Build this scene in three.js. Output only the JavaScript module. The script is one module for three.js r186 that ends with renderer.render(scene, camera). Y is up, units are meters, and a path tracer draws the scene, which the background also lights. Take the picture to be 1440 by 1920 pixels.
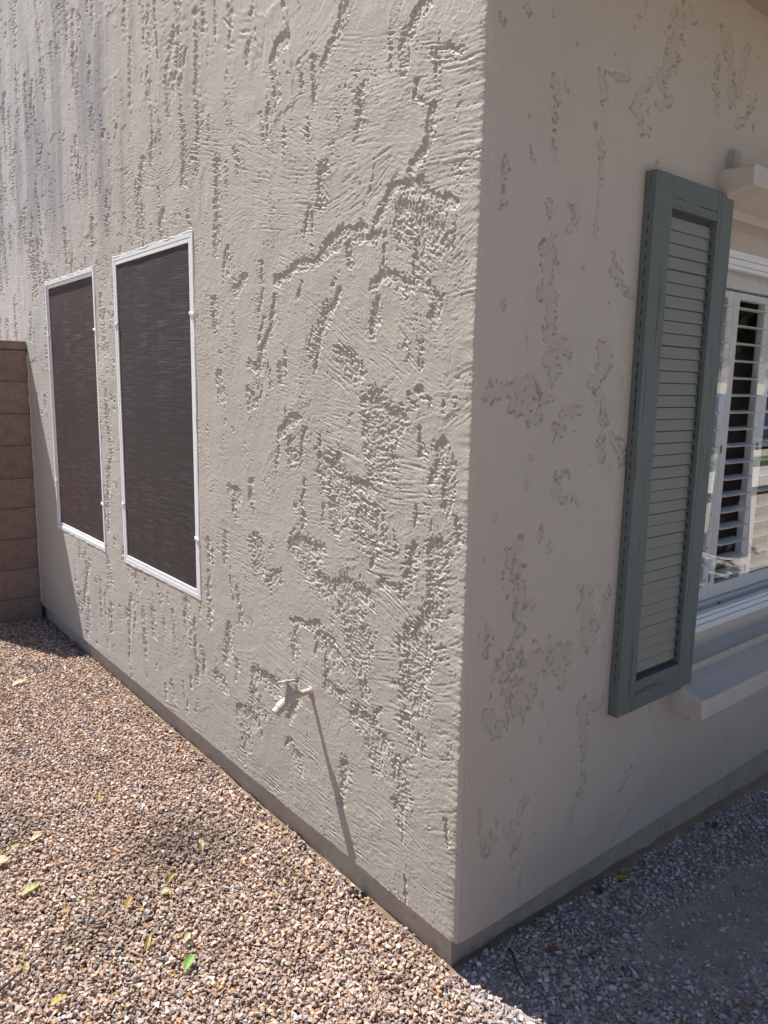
import * as THREE from 'three';
import { mergeGeometries } from 'three/addons/utils/BufferGeometryUtils.js';
import { ConvexGeometry } from 'three/addons/geometries/ConvexGeometry.js';
import { RoundedBoxGeometry } from 'three/addons/geometries/RoundedBoxGeometry.js';

// ---------------------------------------------------------------- camera, sky, sun, exposure
const scene = new THREE.Scene();
const camera = new THREE.PerspectiveCamera(68.75, 768 / 1024, 0.05, 400);
camera.position.set(-1.338, 1.6, 1.291);
camera.rotation.order = 'YXZ';
camera.rotation.set(THREE.MathUtils.degToRad(-9.533), THREE.MathUtils.degToRad(-39.348), THREE.MathUtils.degToRad(1.027));
scene.add(camera);

const SUN = new THREE.Vector3(-0.2, 1, -0.494).normalize();
{
  const w = 512, h = 256, data = new Float32Array(w * h * 4), d = new THREE.Vector3();
  for (let j = 0; j < h; j++) for (let i = 0; i < w; i++) {
    const el = ((j + 0.5) / h - 0.5) * Math.PI, az = ((i + 0.5) / w - 0.5) * 2 * Math.PI;
    d.set(Math.cos(el) * Math.cos(az), Math.sin(el), Math.cos(el) * Math.sin(az));
    const c = Math.max(-1, Math.min(1, d.dot(SUN))), up = Math.max(0, d.y);
    const t = Math.pow(1 - up, 3.2);
    const glow = 0.5 * Math.pow(Math.max(0, c), 8) + 1.2 * Math.pow(Math.max(0, c), 60);
    let r = 0.21 + 0.72 * t, g = 0.36 + 0.78 * t, b = 0.68 + 0.72 * t;
    const k = 0.32;
    if (d.y < 0) { r = 0.42; g = 0.37; b = 0.32; }
    const o = (j * w + i) * 4;
    data[o] = k * (r + glow); data[o + 1] = k * (g + glow); data[o + 2] = k * (b + glow * 0.95); data[o + 3] = 1;
  }
  const sky = new THREE.DataTexture(data, w, h, THREE.RGBAFormat, THREE.FloatType);
  sky.mapping = THREE.EquirectangularReflectionMapping; sky.minFilter = sky.magFilter = THREE.LinearFilter;
  sky.needsUpdate = true;
  scene.background = sky; scene.environment = sky;
  scene.environmentIntensity = 1.0; scene.backgroundIntensity = 1.0;
}
const sun = new THREE.DirectionalLight(new THREE.Color(1, 0.965, 0.905), 5.0);
sun.position.copy(SUN).multiplyScalar(30); sun.target.position.set(0, 0, 0);
sun.castShadow = true; sun.shadow.mapSize.set(4096, 4096);
Object.assign(sun.shadow.camera, { left: -30, right: 30, top: 30, bottom: -30, near: 1, far: 90 });
scene.add(sun, sun.target);
const renderer = new THREE.WebGLRenderer({ antialias: true });
renderer.setSize(768, 1024);
renderer.toneMapping = THREE.LinearToneMapping;
renderer.toneMappingExposure = 1.74;
renderer.outputColorSpace = THREE.SRGBColorSpace;
renderer.shadowMap.enabled = true;

// ---------------------------------------------------------------- helpers
let seed = 12345;
const rnd = () => { seed = (seed * 1664525 + 1013904223) >>> 0; return seed / 4294967296; };
const rr = (a, b) => a + (b - a) * rnd();
const clamp = (x, a = 0, b = 1) => Math.max(a, Math.min(b, x));
const sstep = (a, b, x) => { const t = clamp((x - a) / (b - a)); return t * t * (3 - 2 * t); };
const mix = (a, b, t) => a + (b - a) * t;
const H = new Float32Array(65536), HX = new Float32Array(65536), HY = new Float32Array(65536);
{ let s = 777; const r = () => { s = (s * 1664525 + 1013904223) >>> 0; return s / 4294967296; };
  for (let i = 0; i < 65536; i++) { H[i] = r() * 2 - 1; const a = r() * 6.2831853; HX[i] = Math.cos(a); HY[i] = Math.sin(a); } }
const hash = (i, j) => ((Math.imul(i, 374761393) ^ Math.imul(j, 668265263)) * 0.0000152587890625 + Math.imul(i ^ (j << 7), 2246822519)) & 65535;
function noise(x, y) {                       // gradient noise, about -0.7 .. 0.7
  const i = Math.floor(x), j = Math.floor(y), fx = x - i, fy = y - j;
  const u = fx * fx * fx * (fx * (fx * 6 - 15) + 10), v = fy * fy * fy * (fy * (fy * 6 - 15) + 10);
  const a = hash(i, j), b = hash(i + 1, j), c = hash(i, j + 1), d = hash(i + 1, j + 1);
  const n0 = HX[a] * fx + HY[a] * fy, n1 = HX[b] * (fx - 1) + HY[b] * fy, n2 = HX[c] * fx + HY[c] * (fy - 1), n3 = HX[d] * (fx - 1) + HY[d] * (fy - 1);
  return (n0 + (n1 - n0) * u) * (1 - v) + (n2 + (n3 - n2) * u) * v;
}
const fbm = (x, y, o) => { let s = 0, a = 1; for (let k = 0; k < o; k++) { s += a * noise(x + k * 17.3, y - k * 9.1); x *= 2.03; y *= 2.03; a *= 0.5; } return s; };
const lin = (r, g, b) => new THREE.Color().setRGB(r, g, b);
const std = (o) => new THREE.MeshStandardMaterial(o);
const shade = (m) => { m.castShadow = m.receiveShadow = true; return m; };
const used = new Map();
function numbered(n) { const k = used.get(n) ?? 0; used.set(n, k + 1); return k ? `${n}_${String(k).padStart(3, '0')}` : n; }
function tag(o, label, category, group, kind) { o.userData.label = label; if (category) o.userData.category = category; if (group) o.userData.group = group; if (kind) o.userData.kind = kind; return o; }
function thing(name, label, category, pos = [0, 0, 0], group, kind) {
  const o = new THREE.Group(); o.name = numbered(name); o.position.set(...pos); scene.add(o);
  return tag(o, label, category, group, kind);
}
function part(name, geo, mat, parent, label) {
  const m = shade(new THREE.Mesh(Array.isArray(geo) ? mergeGeometries(geo.map((g) => (g.index ? g.toNonIndexed() : g))) : geo, mat));
  m.name = name; parent.add(m); if (label) m.userData.label = label; return m;
}
function box(x0, x1, y0, y1, z0, z1, r = 0) {
  const g = r ? new RoundedBoxGeometry(x1 - x0, y1 - y0, z1 - z0, 2, r) : new THREE.BoxGeometry(x1 - x0, y1 - y0, z1 - z0);
  return g.translate((x0 + x1) / 2, (y0 + y1) / 2, (z0 + z1) / 2);
}
// box whose uv are in metres along its faces, v along the chosen long axis
function metricUV(g, along = 'y') {
  const p = g.attributes.position, n = g.attributes.normal, uv = new Float32Array(p.count * 2);
  for (let i = 0; i < p.count; i++) {
    const x = p.getX(i), y = p.getY(i), z = p.getZ(i), ax = Math.abs(n.getX(i)), ay = Math.abs(n.getY(i)), az = Math.abs(n.getZ(i));
    let u, v;
    if (ax > ay && ax > az) { u = z; v = y; } else if (ay > az) { u = x; v = z; } else { u = x; v = y; }
    if (along === 'x') [u, v] = [v, u];
    uv[2 * i] = u; uv[2 * i + 1] = v;
  }
  g.setAttribute('uv', new THREE.BufferAttribute(uv, 2)); return g;
}
function texture(w, h, fn, srgb = false, channels = 4) {
  const d = new Uint8Array(w * h * 4);
  for (let j = 0; j < h; j++) for (let i = 0; i < w; i++) {
    const c = fn(i / w, j / h, i, j), o = (j * w + i) * 4;
    if (Array.isArray(c)) { d[o] = clamp(c[0]) * 255; d[o + 1] = clamp(c[1]) * 255; d[o + 2] = clamp(c[2]) * 255; } else d[o] = d[o + 1] = d[o + 2] = clamp(c) * 255;
    d[o + 3] = 255;
  }
  const t = new THREE.DataTexture(d, w, h, THREE.RGBAFormat);
  t.wrapS = t.wrapT = THREE.RepeatWrapping; t.magFilter = t.minFilter = THREE.LinearFilter;
  if (srgb) t.colorSpace = THREE.SRGBColorSpace;
  t.needsUpdate = true; return t;
}
const tileNoise = (u, v, f, o) => {          // tileable noise by blending two copies
  const n = (a, b) => fbm(a * f, b * f, o); const su = sstep(0, 1, u), sv = sstep(0, 1, v);
  return (n(u, v) * (1 - su) + n(u - 1, v) * su) * (1 - sv) + (n(u, v - 1) * (1 - su) + n(u - 1, v - 1) * su) * sv;
};

// ---------------------------------------------------------------- materials
const grainTex = texture(512, 512, (u, v) => 0.5 + 0.55 * tileNoise(u, v, 60, 3));
const grainAt = (rep) => { const t = grainTex.clone(); t.repeat.set(rep, rep); t.needsUpdate = true; return t; };
const stuccoMat = new THREE.MeshPhysicalMaterial({ vertexColors: true, roughness: 0.7, ior: 1.42, sheen: 0.6, sheenRoughness: 0.42, sheenColor: lin(0.55, 0.7, 1), bumpMap: grainAt(4), bumpScale: 0.0006 });
const stuccoShade = std({ vertexColors: true, roughness: 0.6, bumpMap: grainAt(5), bumpScale: 0.0004 });
const STUCCO = [0.452, 0.41, 0.362];
const trimStucco = std({ color: lin(0.6, 0.545, 0.485), roughness: 0.85, bumpMap: grainAt(8), bumpScale: 0.003 });
const stainTex = texture(512, 512, (u, v) => { const n = tileNoise(u, v, 7, 5), s = sstep(0.1, 0.5, tileNoise(u, v, 15, 3)), k = 0.9 + 0.22 * n - 0.2 * s; return [k, k * 0.985, k * 0.965]; });
const footMat = std({ map: stainTex, color: lin(0.53, 0.46, 0.38), roughness: 0.8, bumpMap: grainAt(3), bumpScale: 0.0015 });
const whiteMat = std({ color: lin(0.78, 0.79, 0.8), roughness: 0.4 });
const whiteOld = std({ color: lin(0.74, 0.75, 0.76), roughness: 0.5, bumpMap: grainAt(4), bumpScale: 0.0008 });
const glassMat = new THREE.MeshPhysicalMaterial({ color: 0xffffff, transmission: 1, thickness: 0, roughness: 0.0, ior: 1.7 });
const darkGlass = std({ color: lin(0.012, 0.012, 0.013), roughness: 0.08 });

// ---------------------------------------------------------------- stucco relief
const RES = 0.002;
function canvasOf(w, h) { const nx = Math.ceil(w / RES), ny = Math.ceil(h / RES); return { nx, ny, gap: new Float32Array(nx * ny), comb: new Float32Array(nx * ny), turn: new Float32Array(nx * ny).fill(-1.5), plate: new Float32Array(nx * ny) }; }
function paintGap(C, w, s, pts) {
  const half = w * 0.6 + 0.005;
  for (let k = 0; k + 3 < pts.length; k += 2) {
    const [ax, ay, bx, by] = [pts[k], pts[k + 1], pts[k + 2], pts[k + 3]], L2 = (bx - ax) ** 2 + (by - ay) ** 2 + 1e-9, m = half * 1.8;
    const i0 = Math.max(0, Math.floor((Math.min(ax, bx) - m) / RES)), i1 = Math.min(C.nx - 1, Math.ceil((Math.max(ax, bx) + m) / RES));
    const j0 = Math.max(0, Math.floor((Math.min(ay, by) - m) / RES)), j1 = Math.min(C.ny - 1, Math.ceil((Math.max(ay, by) + m) / RES));
    for (let j = j0; j <= j1; j++) for (let i = i0; i <= i1; i++) {
      const x = i * RES, y = j * RES, t = clamp(((x - ax) * (bx - ax) + (y - ay) * (by - ay)) / L2), d = Math.hypot(x - ax - t * (bx - ax), y - ay - t * (by - ay));
      const g = s * (1 - clamp(d / (half * 1.75))) * 1.5, o = j * C.nx + i;
      if (g > C.gap[o]) C.gap[o] = g;
    }
  }
}
let strokeNo = 0;
function paintComb(C, w, s, ax, ay, bx, by, curve = 0, step = 1) {
  const len = Math.hypot(bx - ax, by - ay), ex = (bx - ax) / len, ey = (by - ay) / len, half = w * 0.75, m = half * 1.3 + 0.02, id = ++strokeNo * 13.7, angle = Math.atan2(by - ay, bx - ax), off = rr(-1, 1) * 0.00045 * step;
  const i0 = Math.max(0, Math.floor((Math.min(ax, bx) - m) / RES)), i1 = Math.min(C.nx - 1, Math.ceil((Math.max(ax, bx) + m) / RES));
  const j0 = Math.max(0, Math.floor((Math.min(ay, by) - m) / RES)), j1 = Math.min(C.ny - 1, Math.ceil((Math.max(ay, by) + m) / RES));
  for (let j = j0; j <= j1; j++) for (let i = i0; i <= i1; i++) {
    const x = i * RES, y = j * RES, u = (x - ax) * ex + (y - ay) * ey, t = u / len;
    let v = -(x - ax) * ey + (y - ay) * ex; v -= curve * (t - 0.5) * (t - 0.5) * len;
    const rag = 0.5 * noise(x * 45 + id, y * 45) + 0.6 * noise(x * 14, y * 14 + id);
    const e = Math.min((half - Math.abs(v)) / half, (u + half * 0.4) / half, (len + half * 0.4 - u) / half) + rag * 0.5;
    if (e <= 0) continue;
    const k = sstep(0, 0.16, e), vv = v + 0.004 * noise(u * 18 + id, v * 10);
    const n = noise(vv * 140 + id, u * 7 + id) * 0.8 + noise(vv * 250 + id, u * 14) * 0.7 + 0.3 * noise(u * 80, v * 150 + id);
    const amount = s * (0.25 + 0.9 * sstep(-0.35, 0.45, noise(u * 11 + id, v * 22 - id) + 0.4 * noise(u * 40, v * 70 + id)));
    const o = j * C.nx + i; if (k > 0.5) C.turn[o] = angle;
    const cut = n > 0 ? 0.45 * n : n < -0.12 ? n * 1.25 : n; C.comb[o] = mix(C.comb[o], amount * cut, k); C.plate[o] = mix(C.plate[o], off + 0.0003 * step * (1 - sstep(0.0, 0.5, e)), k);
  }
}
function sample(A, C, x, y) {
  const fx = clamp(x / RES, 0, C.nx - 1.001), fy = clamp(y / RES, 0, C.ny - 1.001), i = fx | 0, j = fy | 0, u = fx - i, v = fy - j, o = j * C.nx + i;
  return (A[o] * (1 - u) + A[o + 1] * u) * (1 - v) + (A[o + C.nx] * (1 - u) + A[o + C.nx + 1] * u) * v;
}

// the sunlit side wall: u runs away from the corner along -z
const SIDE = canvasOf(5.7, 4.7);
{
  seed = 4242;
  for (let k = 0; k < 520; k++) {             // trowel passes all over, mostly across the wall
    const u = rr(-0.1, 5.6), v = rr(0, 4.6), a = (rnd() < 0.7 ? rr(-0.6, 0.6) : rr(-1.6, 1.6)) + Math.PI, L = rr(0.12, 0.38);
    paintComb(SIDE, rr(0.06, 0.14), rr(0.15, 0.62) * (u > 1.1 && v > 1.9 ? 1.15 : 1), u, v, u + L * Math.cos(a), v + L * Math.sin(a), rr(-0.5, 0.5));
  }
  for (let k = 0; k < 210; k++) {             // upright laps of the upper far wall
    const u = rr(0.9, 5.6), v = rr(1.9, 4.6), L = rr(0.15, 0.6), a = -1.57 + rr(-0.25, 0.25);
    if (u < 2.5 && v - L < 2.2) continue;
    paintComb(SIDE, rr(0.03, 0.075) * (1 + 0.22 * u), rr(0.0, 0.3), u, v, u + L * Math.cos(a), v + L * Math.sin(a), rr(-0.2, 0.2), 3.2);
  }
  for (let k = 0; k < 120; k++) { const u = rr(0.7, 4.5), v = rr(2.0, 4), L = rr(0.1, 0.3), a = rr(-0.5, 0.7); if (u < 2.5 && v < 2.3) continue; paintComb(SIDE, rr(0.06, 0.13), rr(0.6, 1.1), u, v, u + L * Math.cos(a), v + L * Math.sin(a), rr(-0.6, 0.6)); }
  const combLeft = (w, s, a, b, c, d) => paintComb(SIDE, w, s * 0.9, -a, b, -c, d, rr(-0.25, 0.25));
combLeft(0.068, 1, -0.226, 2.392, 0.001, 2.36); combLeft(0.069, 1, -0.202, 2.288, -0.003, 2.277); combLeft(0.064, 1, -0.198, 2.181, -0.005, 2.171);
combLeft(0.047, 1, -0.195, 2.117, -0.002, 2.108); combLeft(0.088, .4, -0.618, 2.521, -0.288, 2.436); combLeft(0.089, .5, -0.671, 2.363, -0.263, 2.303);
combLeft(0.078, .6, -0.67, 2.274, -0.282, 2.263); combLeft(0.080, .8, -0.614, 2.122, -0.323, 2.181); combLeft(0.068, .8, -0.56, 2.055, -0.343, 2.132);
combLeft(0.076, .7, -0.979, 2.274, -0.698, 2.205); combLeft(0.076, .7, -0.981, 2.158, -0.669, 2.101); combLeft(0.080, .7, -1.231, 2.463, -0.912, 2.309);
combLeft(0.083, .6, -1.236, 2.323, -0.98, 2.241); combLeft(0.080, .6, -0.851, 1.891, -0.667, 1.781); combLeft(0.075, 1, -0.611, 1.81, -0.451, 1.711);
combLeft(0.092, 1, -0.667, 1.709, -0.461, 1.598); combLeft(0.082, .8, -0.356, 1.794, -0.198, 1.663); combLeft(0.057, .7, -0.401, 1.71, -0.261, 1.635);
combLeft(0.052, .5, -0.204, 1.826, -0.11, 1.741); combLeft(0.075, .8, -0.97, 1.743, -1.066, 1.507); combLeft(0.076, .7, -0.905, 1.368, -0.996, 1.258);
combLeft(0.077, .6, -0.695, 1.52, -0.421, 1.484); combLeft(0.077, .7, -0.665, 1.463, -0.419, 1.407); combLeft(0.081, .8, -0.393, 1.378, -0.044, 1.349);
combLeft(0.082, .8, -0.391, 1.293, -0.062, 1.32); combLeft(0.063, 1, -0.494, 1.281, -0.377, 1.237); combLeft(0.038, .7, -0.09, 1.714, -0.01, 1.761);
combLeft(0.038, .7, -0.095, 1.609, -0.013, 1.648); combLeft(0.039, .8, -0.09, 1.501, -0.013, 1.545); combLeft(0.040, .8, -0.084, 1.365, -0.01, 1.413);
combLeft(0.048, .9, -0.087, 1.211, -0.009, 1.258); combLeft(0.048, .8, -0.102, 1.107, -0.012, 1.154); combLeft(0.049, .8, -0.097, 0.991, -0.01, 1.042);
combLeft(0.050, .8, -0.103, 0.885, -0.009, 0.935); combLeft(0.058, .8, -0.109, 0.777, -0.003, 0.828); combLeft(0.059, .8, -0.115, 0.666, -0.001, 0.71);
combLeft(0.060, .7, -0.121, 0.552, 0, 0.597); combLeft(0.061, .7, -0.104, 0.399, -0.001, 0.45); combLeft(0.062, .7, -0.099, 0.286, 0.001, 0.325);
combLeft(0.097, .5, -1.005, 0.676, -0.79, 0.621); combLeft(0.077, .9, -0.384, 0.999, -0.214, 0.93); combLeft(0.086, .9, -0.601, 0.826, -0.458, 0.779);
combLeft(0.127, .8, -2.024, 0.039, -1.561, 0.045); combLeft(0.129, 1, -1.361, 0.078, -0.9, 0.08); combLeft(0.109, .7, -0.791, 0.182, -0.391, 0.175);
combLeft(0.099, .7, -0.368, 0.34, -0.145, 0.295); combLeft(0.079, .6, -0.164, 0.2, -0.01, 0.206); combLeft(0.092, .7, -0.404, 0.761, -0.143, 0.812);
combLeft(0.104, .6, -1.083, 0.696, -1.12, 0.832); combLeft(0.115, .6, -1.411, 0.046, -1.139, 0.035); combLeft(0.096, .8, -0.791, 0.345, -0.627, 0.316);
combLeft(0.097, .7, -0.539, 0.593, -0.226, 0.623); combLeft(0.101, .6, -0.789, 1.218, -0.605, 1.225); combLeft(0.122, .6, -1.417, 1.007, -1.116, 0.975);
  const gapLeft = (w, s, ...p) => { for (let k = 0; k < p.length; k += 2) p[k] *= -1; paintGap(SIDE, w, s, p); };
gapLeft(0.021, 1, -0.55, 2.633, -0.6, 2.557, -0.645, 2.519); gapLeft(0.009, 1, -0.7, 2.541, -0.699, 2.414); gapLeft(0.022, .9, -0.846, 2.649, -0.908, 2.649, -0.931, 2.609, -0.91, 2.488);
gapLeft(0.013, .8, -1.086, 2.697, -1.101, 2.653); gapLeft(0.019, 1, -0.206, 2.527, -0.25, 2.513, -0.295, 2.463, -0.281, 2.405); gapLeft(0.006, .8, -0.239, 2.363, -0.238, 2.338);
gapLeft(0.011, .9, -0.249, 2.325, -0.222, 2.305); gapLeft(0.015, 1, -0.182, 2.283, -0.185, 2.218, -0.212, 2.186, -0.258, 2.152); gapLeft(0.015, 1, -0.327, 2.126, -0.209, 2.101);
gapLeft(0.021, 1, -0.327, 2.118, -0.38, 2.054); gapLeft(0.017, 1, -0.277, 2.1, -0.096, 2.044); gapLeft(0.089, .62, -0.275, 2.047, -0.129, 1.948);
gapLeft(0.013, 1, -0.441, 2.035, -0.567, 2.038, -0.66, 1.996); gapLeft(0.028, .6, -0.482, 2.377, -0.48, 2.313); gapLeft(0.033, .62, -0.651, 2.226, -0.661, 2.127);
gapLeft(0.016, 1, -0.565, 2.027, -0.583, 2.009, -0.683, 1.977, -0.812, 1.968, -0.92, 1.936); gapLeft(0.020, .8, -0.497, 2.018, -0.392, 2); gapLeft(0.015, .8, -0.525, 2.001, -0.506, 1.94);
gapLeft(0.024, .95, -0.209, 1.966, -0.222, 1.91, -0.191, 1.855, -0.131, 1.816, -0.157, 1.771); gapLeft(0.014, 1, -0.307, 1.9, -0.406, 1.875); gapLeft(0.030, .65, -0.348, 1.898, -0.243, 1.86);
gapLeft(0.013, 1, -0.57, 1.872, -0.661, 1.765, -0.693, 1.648); gapLeft(0.049, .5, -0.625, 1.826, -0.702, 1.694); gapLeft(0.029, .8, -1.138, 1.976, -1.198, 1.923);
gapLeft(0.014, .9, -0.934, 1.882, -0.959, 1.79, -1.024, 1.715, -1.026, 1.637); gapLeft(0.018, .8, -0.387, 1.815, -0.412, 1.742); gapLeft(0.037, .6, -0.579, 1.71, -0.464, 1.636);
gapLeft(0.018, .8, -1.104, 1.67, -1.037, 1.637); gapLeft(0.022, .8, -1.121, 1.569, -1.08, 1.536); gapLeft(0.028, .7, -1.341, 1.629, -1.314, 1.552);
gapLeft(0.022, 1, -0.442, 1.548, -0.263, 1.511); gapLeft(0.079, .8, -0.397, 1.523, -0.35, 1.389); gapLeft(0.059, .75, -0.279, 1.513, -0.328, 1.467);
gapLeft(0.022, 1, -0.804, 1.487, -0.901, 1.438); gapLeft(0.057, .6, -0.841, 1.422, -0.815, 1.36); gapLeft(0.020, .9, -0.659, 1.385, -0.626, 1.315);
gapLeft(0.105, .72, -0.606, 1.334, -0.513, 1.246); gapLeft(0.022, .9, -0.514, 1.316, -0.401, 1.3); gapLeft(0.027, .85, -0.115, 1.444, -0.064, 1.395, -0.086, 1.291);
gapLeft(0.014, .8, -0.209, 1.585, -0.165, 1.561); gapLeft(0.041, .6, -1.275, 1.206, -1.212, 1.183); gapLeft(0.014, .9, -1.102, 1.258, -1.115, 1.186);
gapLeft(0.034, .8, -0.593, 1.232, -0.573, 1.162); gapLeft(0.094, .62, -0.512, 1.23, -0.363, 1.178); gapLeft(0.049, .9, -0.829, 1.061, -0.666, 1.058);
gapLeft(0.053, .8, -0.734, 1.013, -0.635, 0.956); gapLeft(0.060, .7, -1.08, 1.016, -1.05, 0.942); gapLeft(0.040, .7, -0.946, 0.93, -0.983, 0.898);
gapLeft(0.036, .9, -0.559, 0.979, -0.412, 0.982); gapLeft(0.088, .8, -0.508, 0.954, -0.448, 0.809); gapLeft(0.030, .85, -0.202, 1.145, -0.223, 1.064);
gapLeft(0.050, .9, -0.111, 1.162, -0.133, 0.987); gapLeft(0.028, .62, -0.34, 1.038, -0.27, 1.025); gapLeft(0.027, .8, -0.162, 0.958, -0.169, 0.923, -0.216, 0.876);
gapLeft(0.094, .85, -0.191, 0.871, -0.194, 0.757); gapLeft(0.027, .75, -0.466, 0.766, -0.415, 0.67); gapLeft(0.036, .6, -0.608, 0.63, -0.545, 0.625);
gapLeft(0.045, .85, -0.451, 0.587, -0.384, 0.557, -0.345, 0.46); gapLeft(0.051, .7, -0.359, 0.52, -0.316, 0.546); gapLeft(0.048, .55, -0.225, 0.648, -0.172, 0.604);
gapLeft(0.017, .9, -1.215, 0.818, -1.189, 0.686); gapLeft(0.041, .75, -1.286, 0.646, -1.323, 0.497); gapLeft(0.049, .8, -1.091, 0.515, -0.936, 0.52);
gapLeft(0.065, .6, -1.092, 0.44, -1.061, 0.371); gapLeft(0.015, .9, -0.83, 0.795, -0.664, 0.818); gapLeft(0.047, .55, -0.803, 0.762, -0.817, 0.691);
gapLeft(0.043, .65, -0.655, 0.775, -0.556, 0.739); gapLeft(0.020, .9, -0.784, 0.522, -0.857, 0.424); gapLeft(0.053, .8, -1.213, 0.325, -1.095, 0.32);
gapLeft(0.045, .7, -1.188, 0.285, -1.173, 0.194); gapLeft(0.040, .7, -0.858, 0.336, -0.794, 0.295); gapLeft(0.046, .7, -1.411, 0.396, -1.341, 0.378);
gapLeft(0.020, .8, -0.264, 0.372, -0.238, 0.339); gapLeft(0.009, .8, -0.049, 0.425, -0.04, 0.356); gapLeft(0.031, .9, -2.997, 0.551, -3.097, 0.316);
gapLeft(0.017, .8, -3.068, 0.255, -3.088, 0.116); gapLeft(0.027, .8, -2.654, 0.652, -2.617, 0.557); gapLeft(0.019, .8, -2.814, 0.515, -2.817, 0.3);
gapLeft(0.022, .85, -2.634, 0.418, -2.652, 0.273); gapLeft(0.024, .9, -2.353, 0.533, -2.412, 0.178); gapLeft(0.031, .9, -2.196, 0.491, -2.176, 0.272);
gapLeft(0.036, .9, -2.069, 0.515, -2.064, 0.415); gapLeft(0.016, .9, -1.994, 0.655, -1.963, 0.58); gapLeft(0.021, .85, -1.838, 0.573, -1.813, 0.433);
gapLeft(0.032, .8, -1.687, 0.647, -1.694, 0.546); gapLeft(0.025, .9, -1.6, 0.599, -1.599, 0.332); gapLeft(0.031, .8, -2.278, 0.647, -2.229, 0.578);
gapLeft(0.027, .7, -1.882, 0.201, -1.849, 0.16); gapLeft(0.026, .8, -2.564, 1.934, -2.566, 1.74); gapLeft(0.028, .8, -2.577, 1.466, -2.536, 1.233);
gapLeft(0.029, .8, -2.565, 1.19, -2.643, 0.937); gapLeft(0.018, .8, -2.61, 1.012, -2.634, 0.818); gapLeft(0.020, .8, -3.67, 1.499, -3.685, 1.42);
gapLeft(0.043, .6, -0.258, 0.494, -0.219, 0.41); gapLeft(0.041, .5, -0.507, 0.386, -0.535, 0.262); gapLeft(0.024, .7, -1.378, 1.914, -1.361, 1.796);
gapLeft(0.028, .7, -1.476, 0.773, -1.46, 0.594);
  for (let k = 0; k < 200; k++) {             // torn vertical streaks of the upper far wall
    const u = rr(0.85, 5.6), v = rr(1.95, 4.5), L = rr(0.03, 0.26) * (1 + 0.12 * u), lean = rr(-0.22, 0.22);
    if (u < 2.6 && v < 2.26) continue;
    paintGap(SIDE, rr(0.006, 0.024) * (1 + 0.3 * u), rr(0.5, 0.95), [u, v, u + lean * L + rr(-0.025, 0.025), v - L * 0.5, u + lean * L, v - L]);
  }
  for (let k = 0; k < 60; k++) { const u = rr(2.6, 5.4), v = rr(0.15, 2.1); paintGap(SIDE, rr(0.008, 0.02), rr(0.5, 0.8), [u, v, u + rr(-0.01, 0.01), v - rr(0.05, 0.2)]); }
  for (let k = 0; k < 300; k++) { const u = rr(0.03, 3.2), v = rr(0.1, 2.9); paintGap(SIDE, rr(0.006, 0.014), rr(0.4, 0.62), [u, v, u + rr(-0.03, 0.03), v - rr(0.01, 0.09)]); }
}
function sideRelief(u, v) {
  const wx = 0.016 * noise(u * 13, v * 9) + 0.009 * noise(u * 48, v * 40) + 0.004 * noise(u * 130, v * 120), wy = 0.02 * noise(u * 12 + 40, v * 9) + 0.011 * noise(u * 45 + 40, v * 40) + 0.004 * noise(u * 140 + 9, v * 130);
  const gap = Math.min(1, sample(SIDE.gap, SIDE, u + wx, v + wy)), comb = sample(SIDE.comb, SIDE, u, v);
  const at = Math.min(SIDE.ny - 1, Math.max(0, Math.round((v + 0.6 * wy) / RES))) * SIDE.nx + Math.min(SIDE.nx - 1, Math.max(0, Math.round((u + 0.6 * wx) / RES))), turn = SIDE.turn[at];
  const ca = Math.cos(turn), sa = Math.sin(turn), al = u * ca + v * sa, ac = -u * sa + v * ca;     // along and across the local trowel stroke
  const lo = fbm(u * 11, v * 6, 2), fine = 0.6 * fbm(al * 38, ac * 112, 3) + 0.5 * fbm(u * 98, v * 78, 3);
  const c = 0.39 + 0.38 * lo + 0.72 * fine + 0.6 * comb - 0.76 * gap;
  const cover = sstep(-0.07, 0.08, c);
  const undul = 0.0034 * noise(u * 2.6 + 3, v * 2.2) + 0.0019 * noise(u * 7, v * 6) + 0.0007 * noise(u * 24, v * 20) + 0.0035 * noise(u * 3.4 + 9, v * 0.7) * sstep(1.0, 2.4, u) * sstep(1.9, 2.6, v);
  const scratch = Math.max(0, noise(al * 14, ac * 230) - 0.28) * sstep(-0.1, 0.35, noise(u * 6 + 14, v * 6));
  const top = undul + sample(SIDE.plate, SIDE, u, v) + 0.0037 * comb + 0.00055 * noise(u * 150, v * 130) * sstep(-0.2, 0.3, noise(u * 9 + 4, v * 8)) + 0.0010 * sstep(0.4, 0.03, c) * cover - 0.0036 * scratch + 0.00042 * noise(u * 195, v * 185) * sstep(-0.35, 0.25, noise(u * 5 + 1, v * 5 + 8));
  if (cover > 0.995) return [top, 1];
  const n1 = 1 - 2.2 * Math.abs(noise(al * 30, ac * 70)), n2 = 1 - 2.2 * Math.abs(noise(u * 120 + 5, v * 100));
  const crack = Math.max(0, n1) ** 3, crack2 = Math.max(0, n2) ** 3;
  // plaster tears off along the upper edge of a patch and feathers out below it
  const torn = sstep(-0.28, 0.3, sample(SIDE.gap, SIDE, u + wx, v + wy - 0.012) - sample(SIDE.gap, SIDE, u + wx, v + wy + 0.012));
  const base = undul - 0.00035 - 0.0013 * torn - 0.0026 * crack - 0.0017 * crack2 + 0.0012 * noise(al * 110, ac * 210) + 0.0011 * noise(u * 190 + 3, v * 185) + 0.0026 * comb - 0.0008 * sstep(0, -0.4, c);
  return [mix(Math.min(base, top + 0.0003), top, cover), mix(0.6 - 0.6 * crack, 1, cover)];
}
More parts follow.
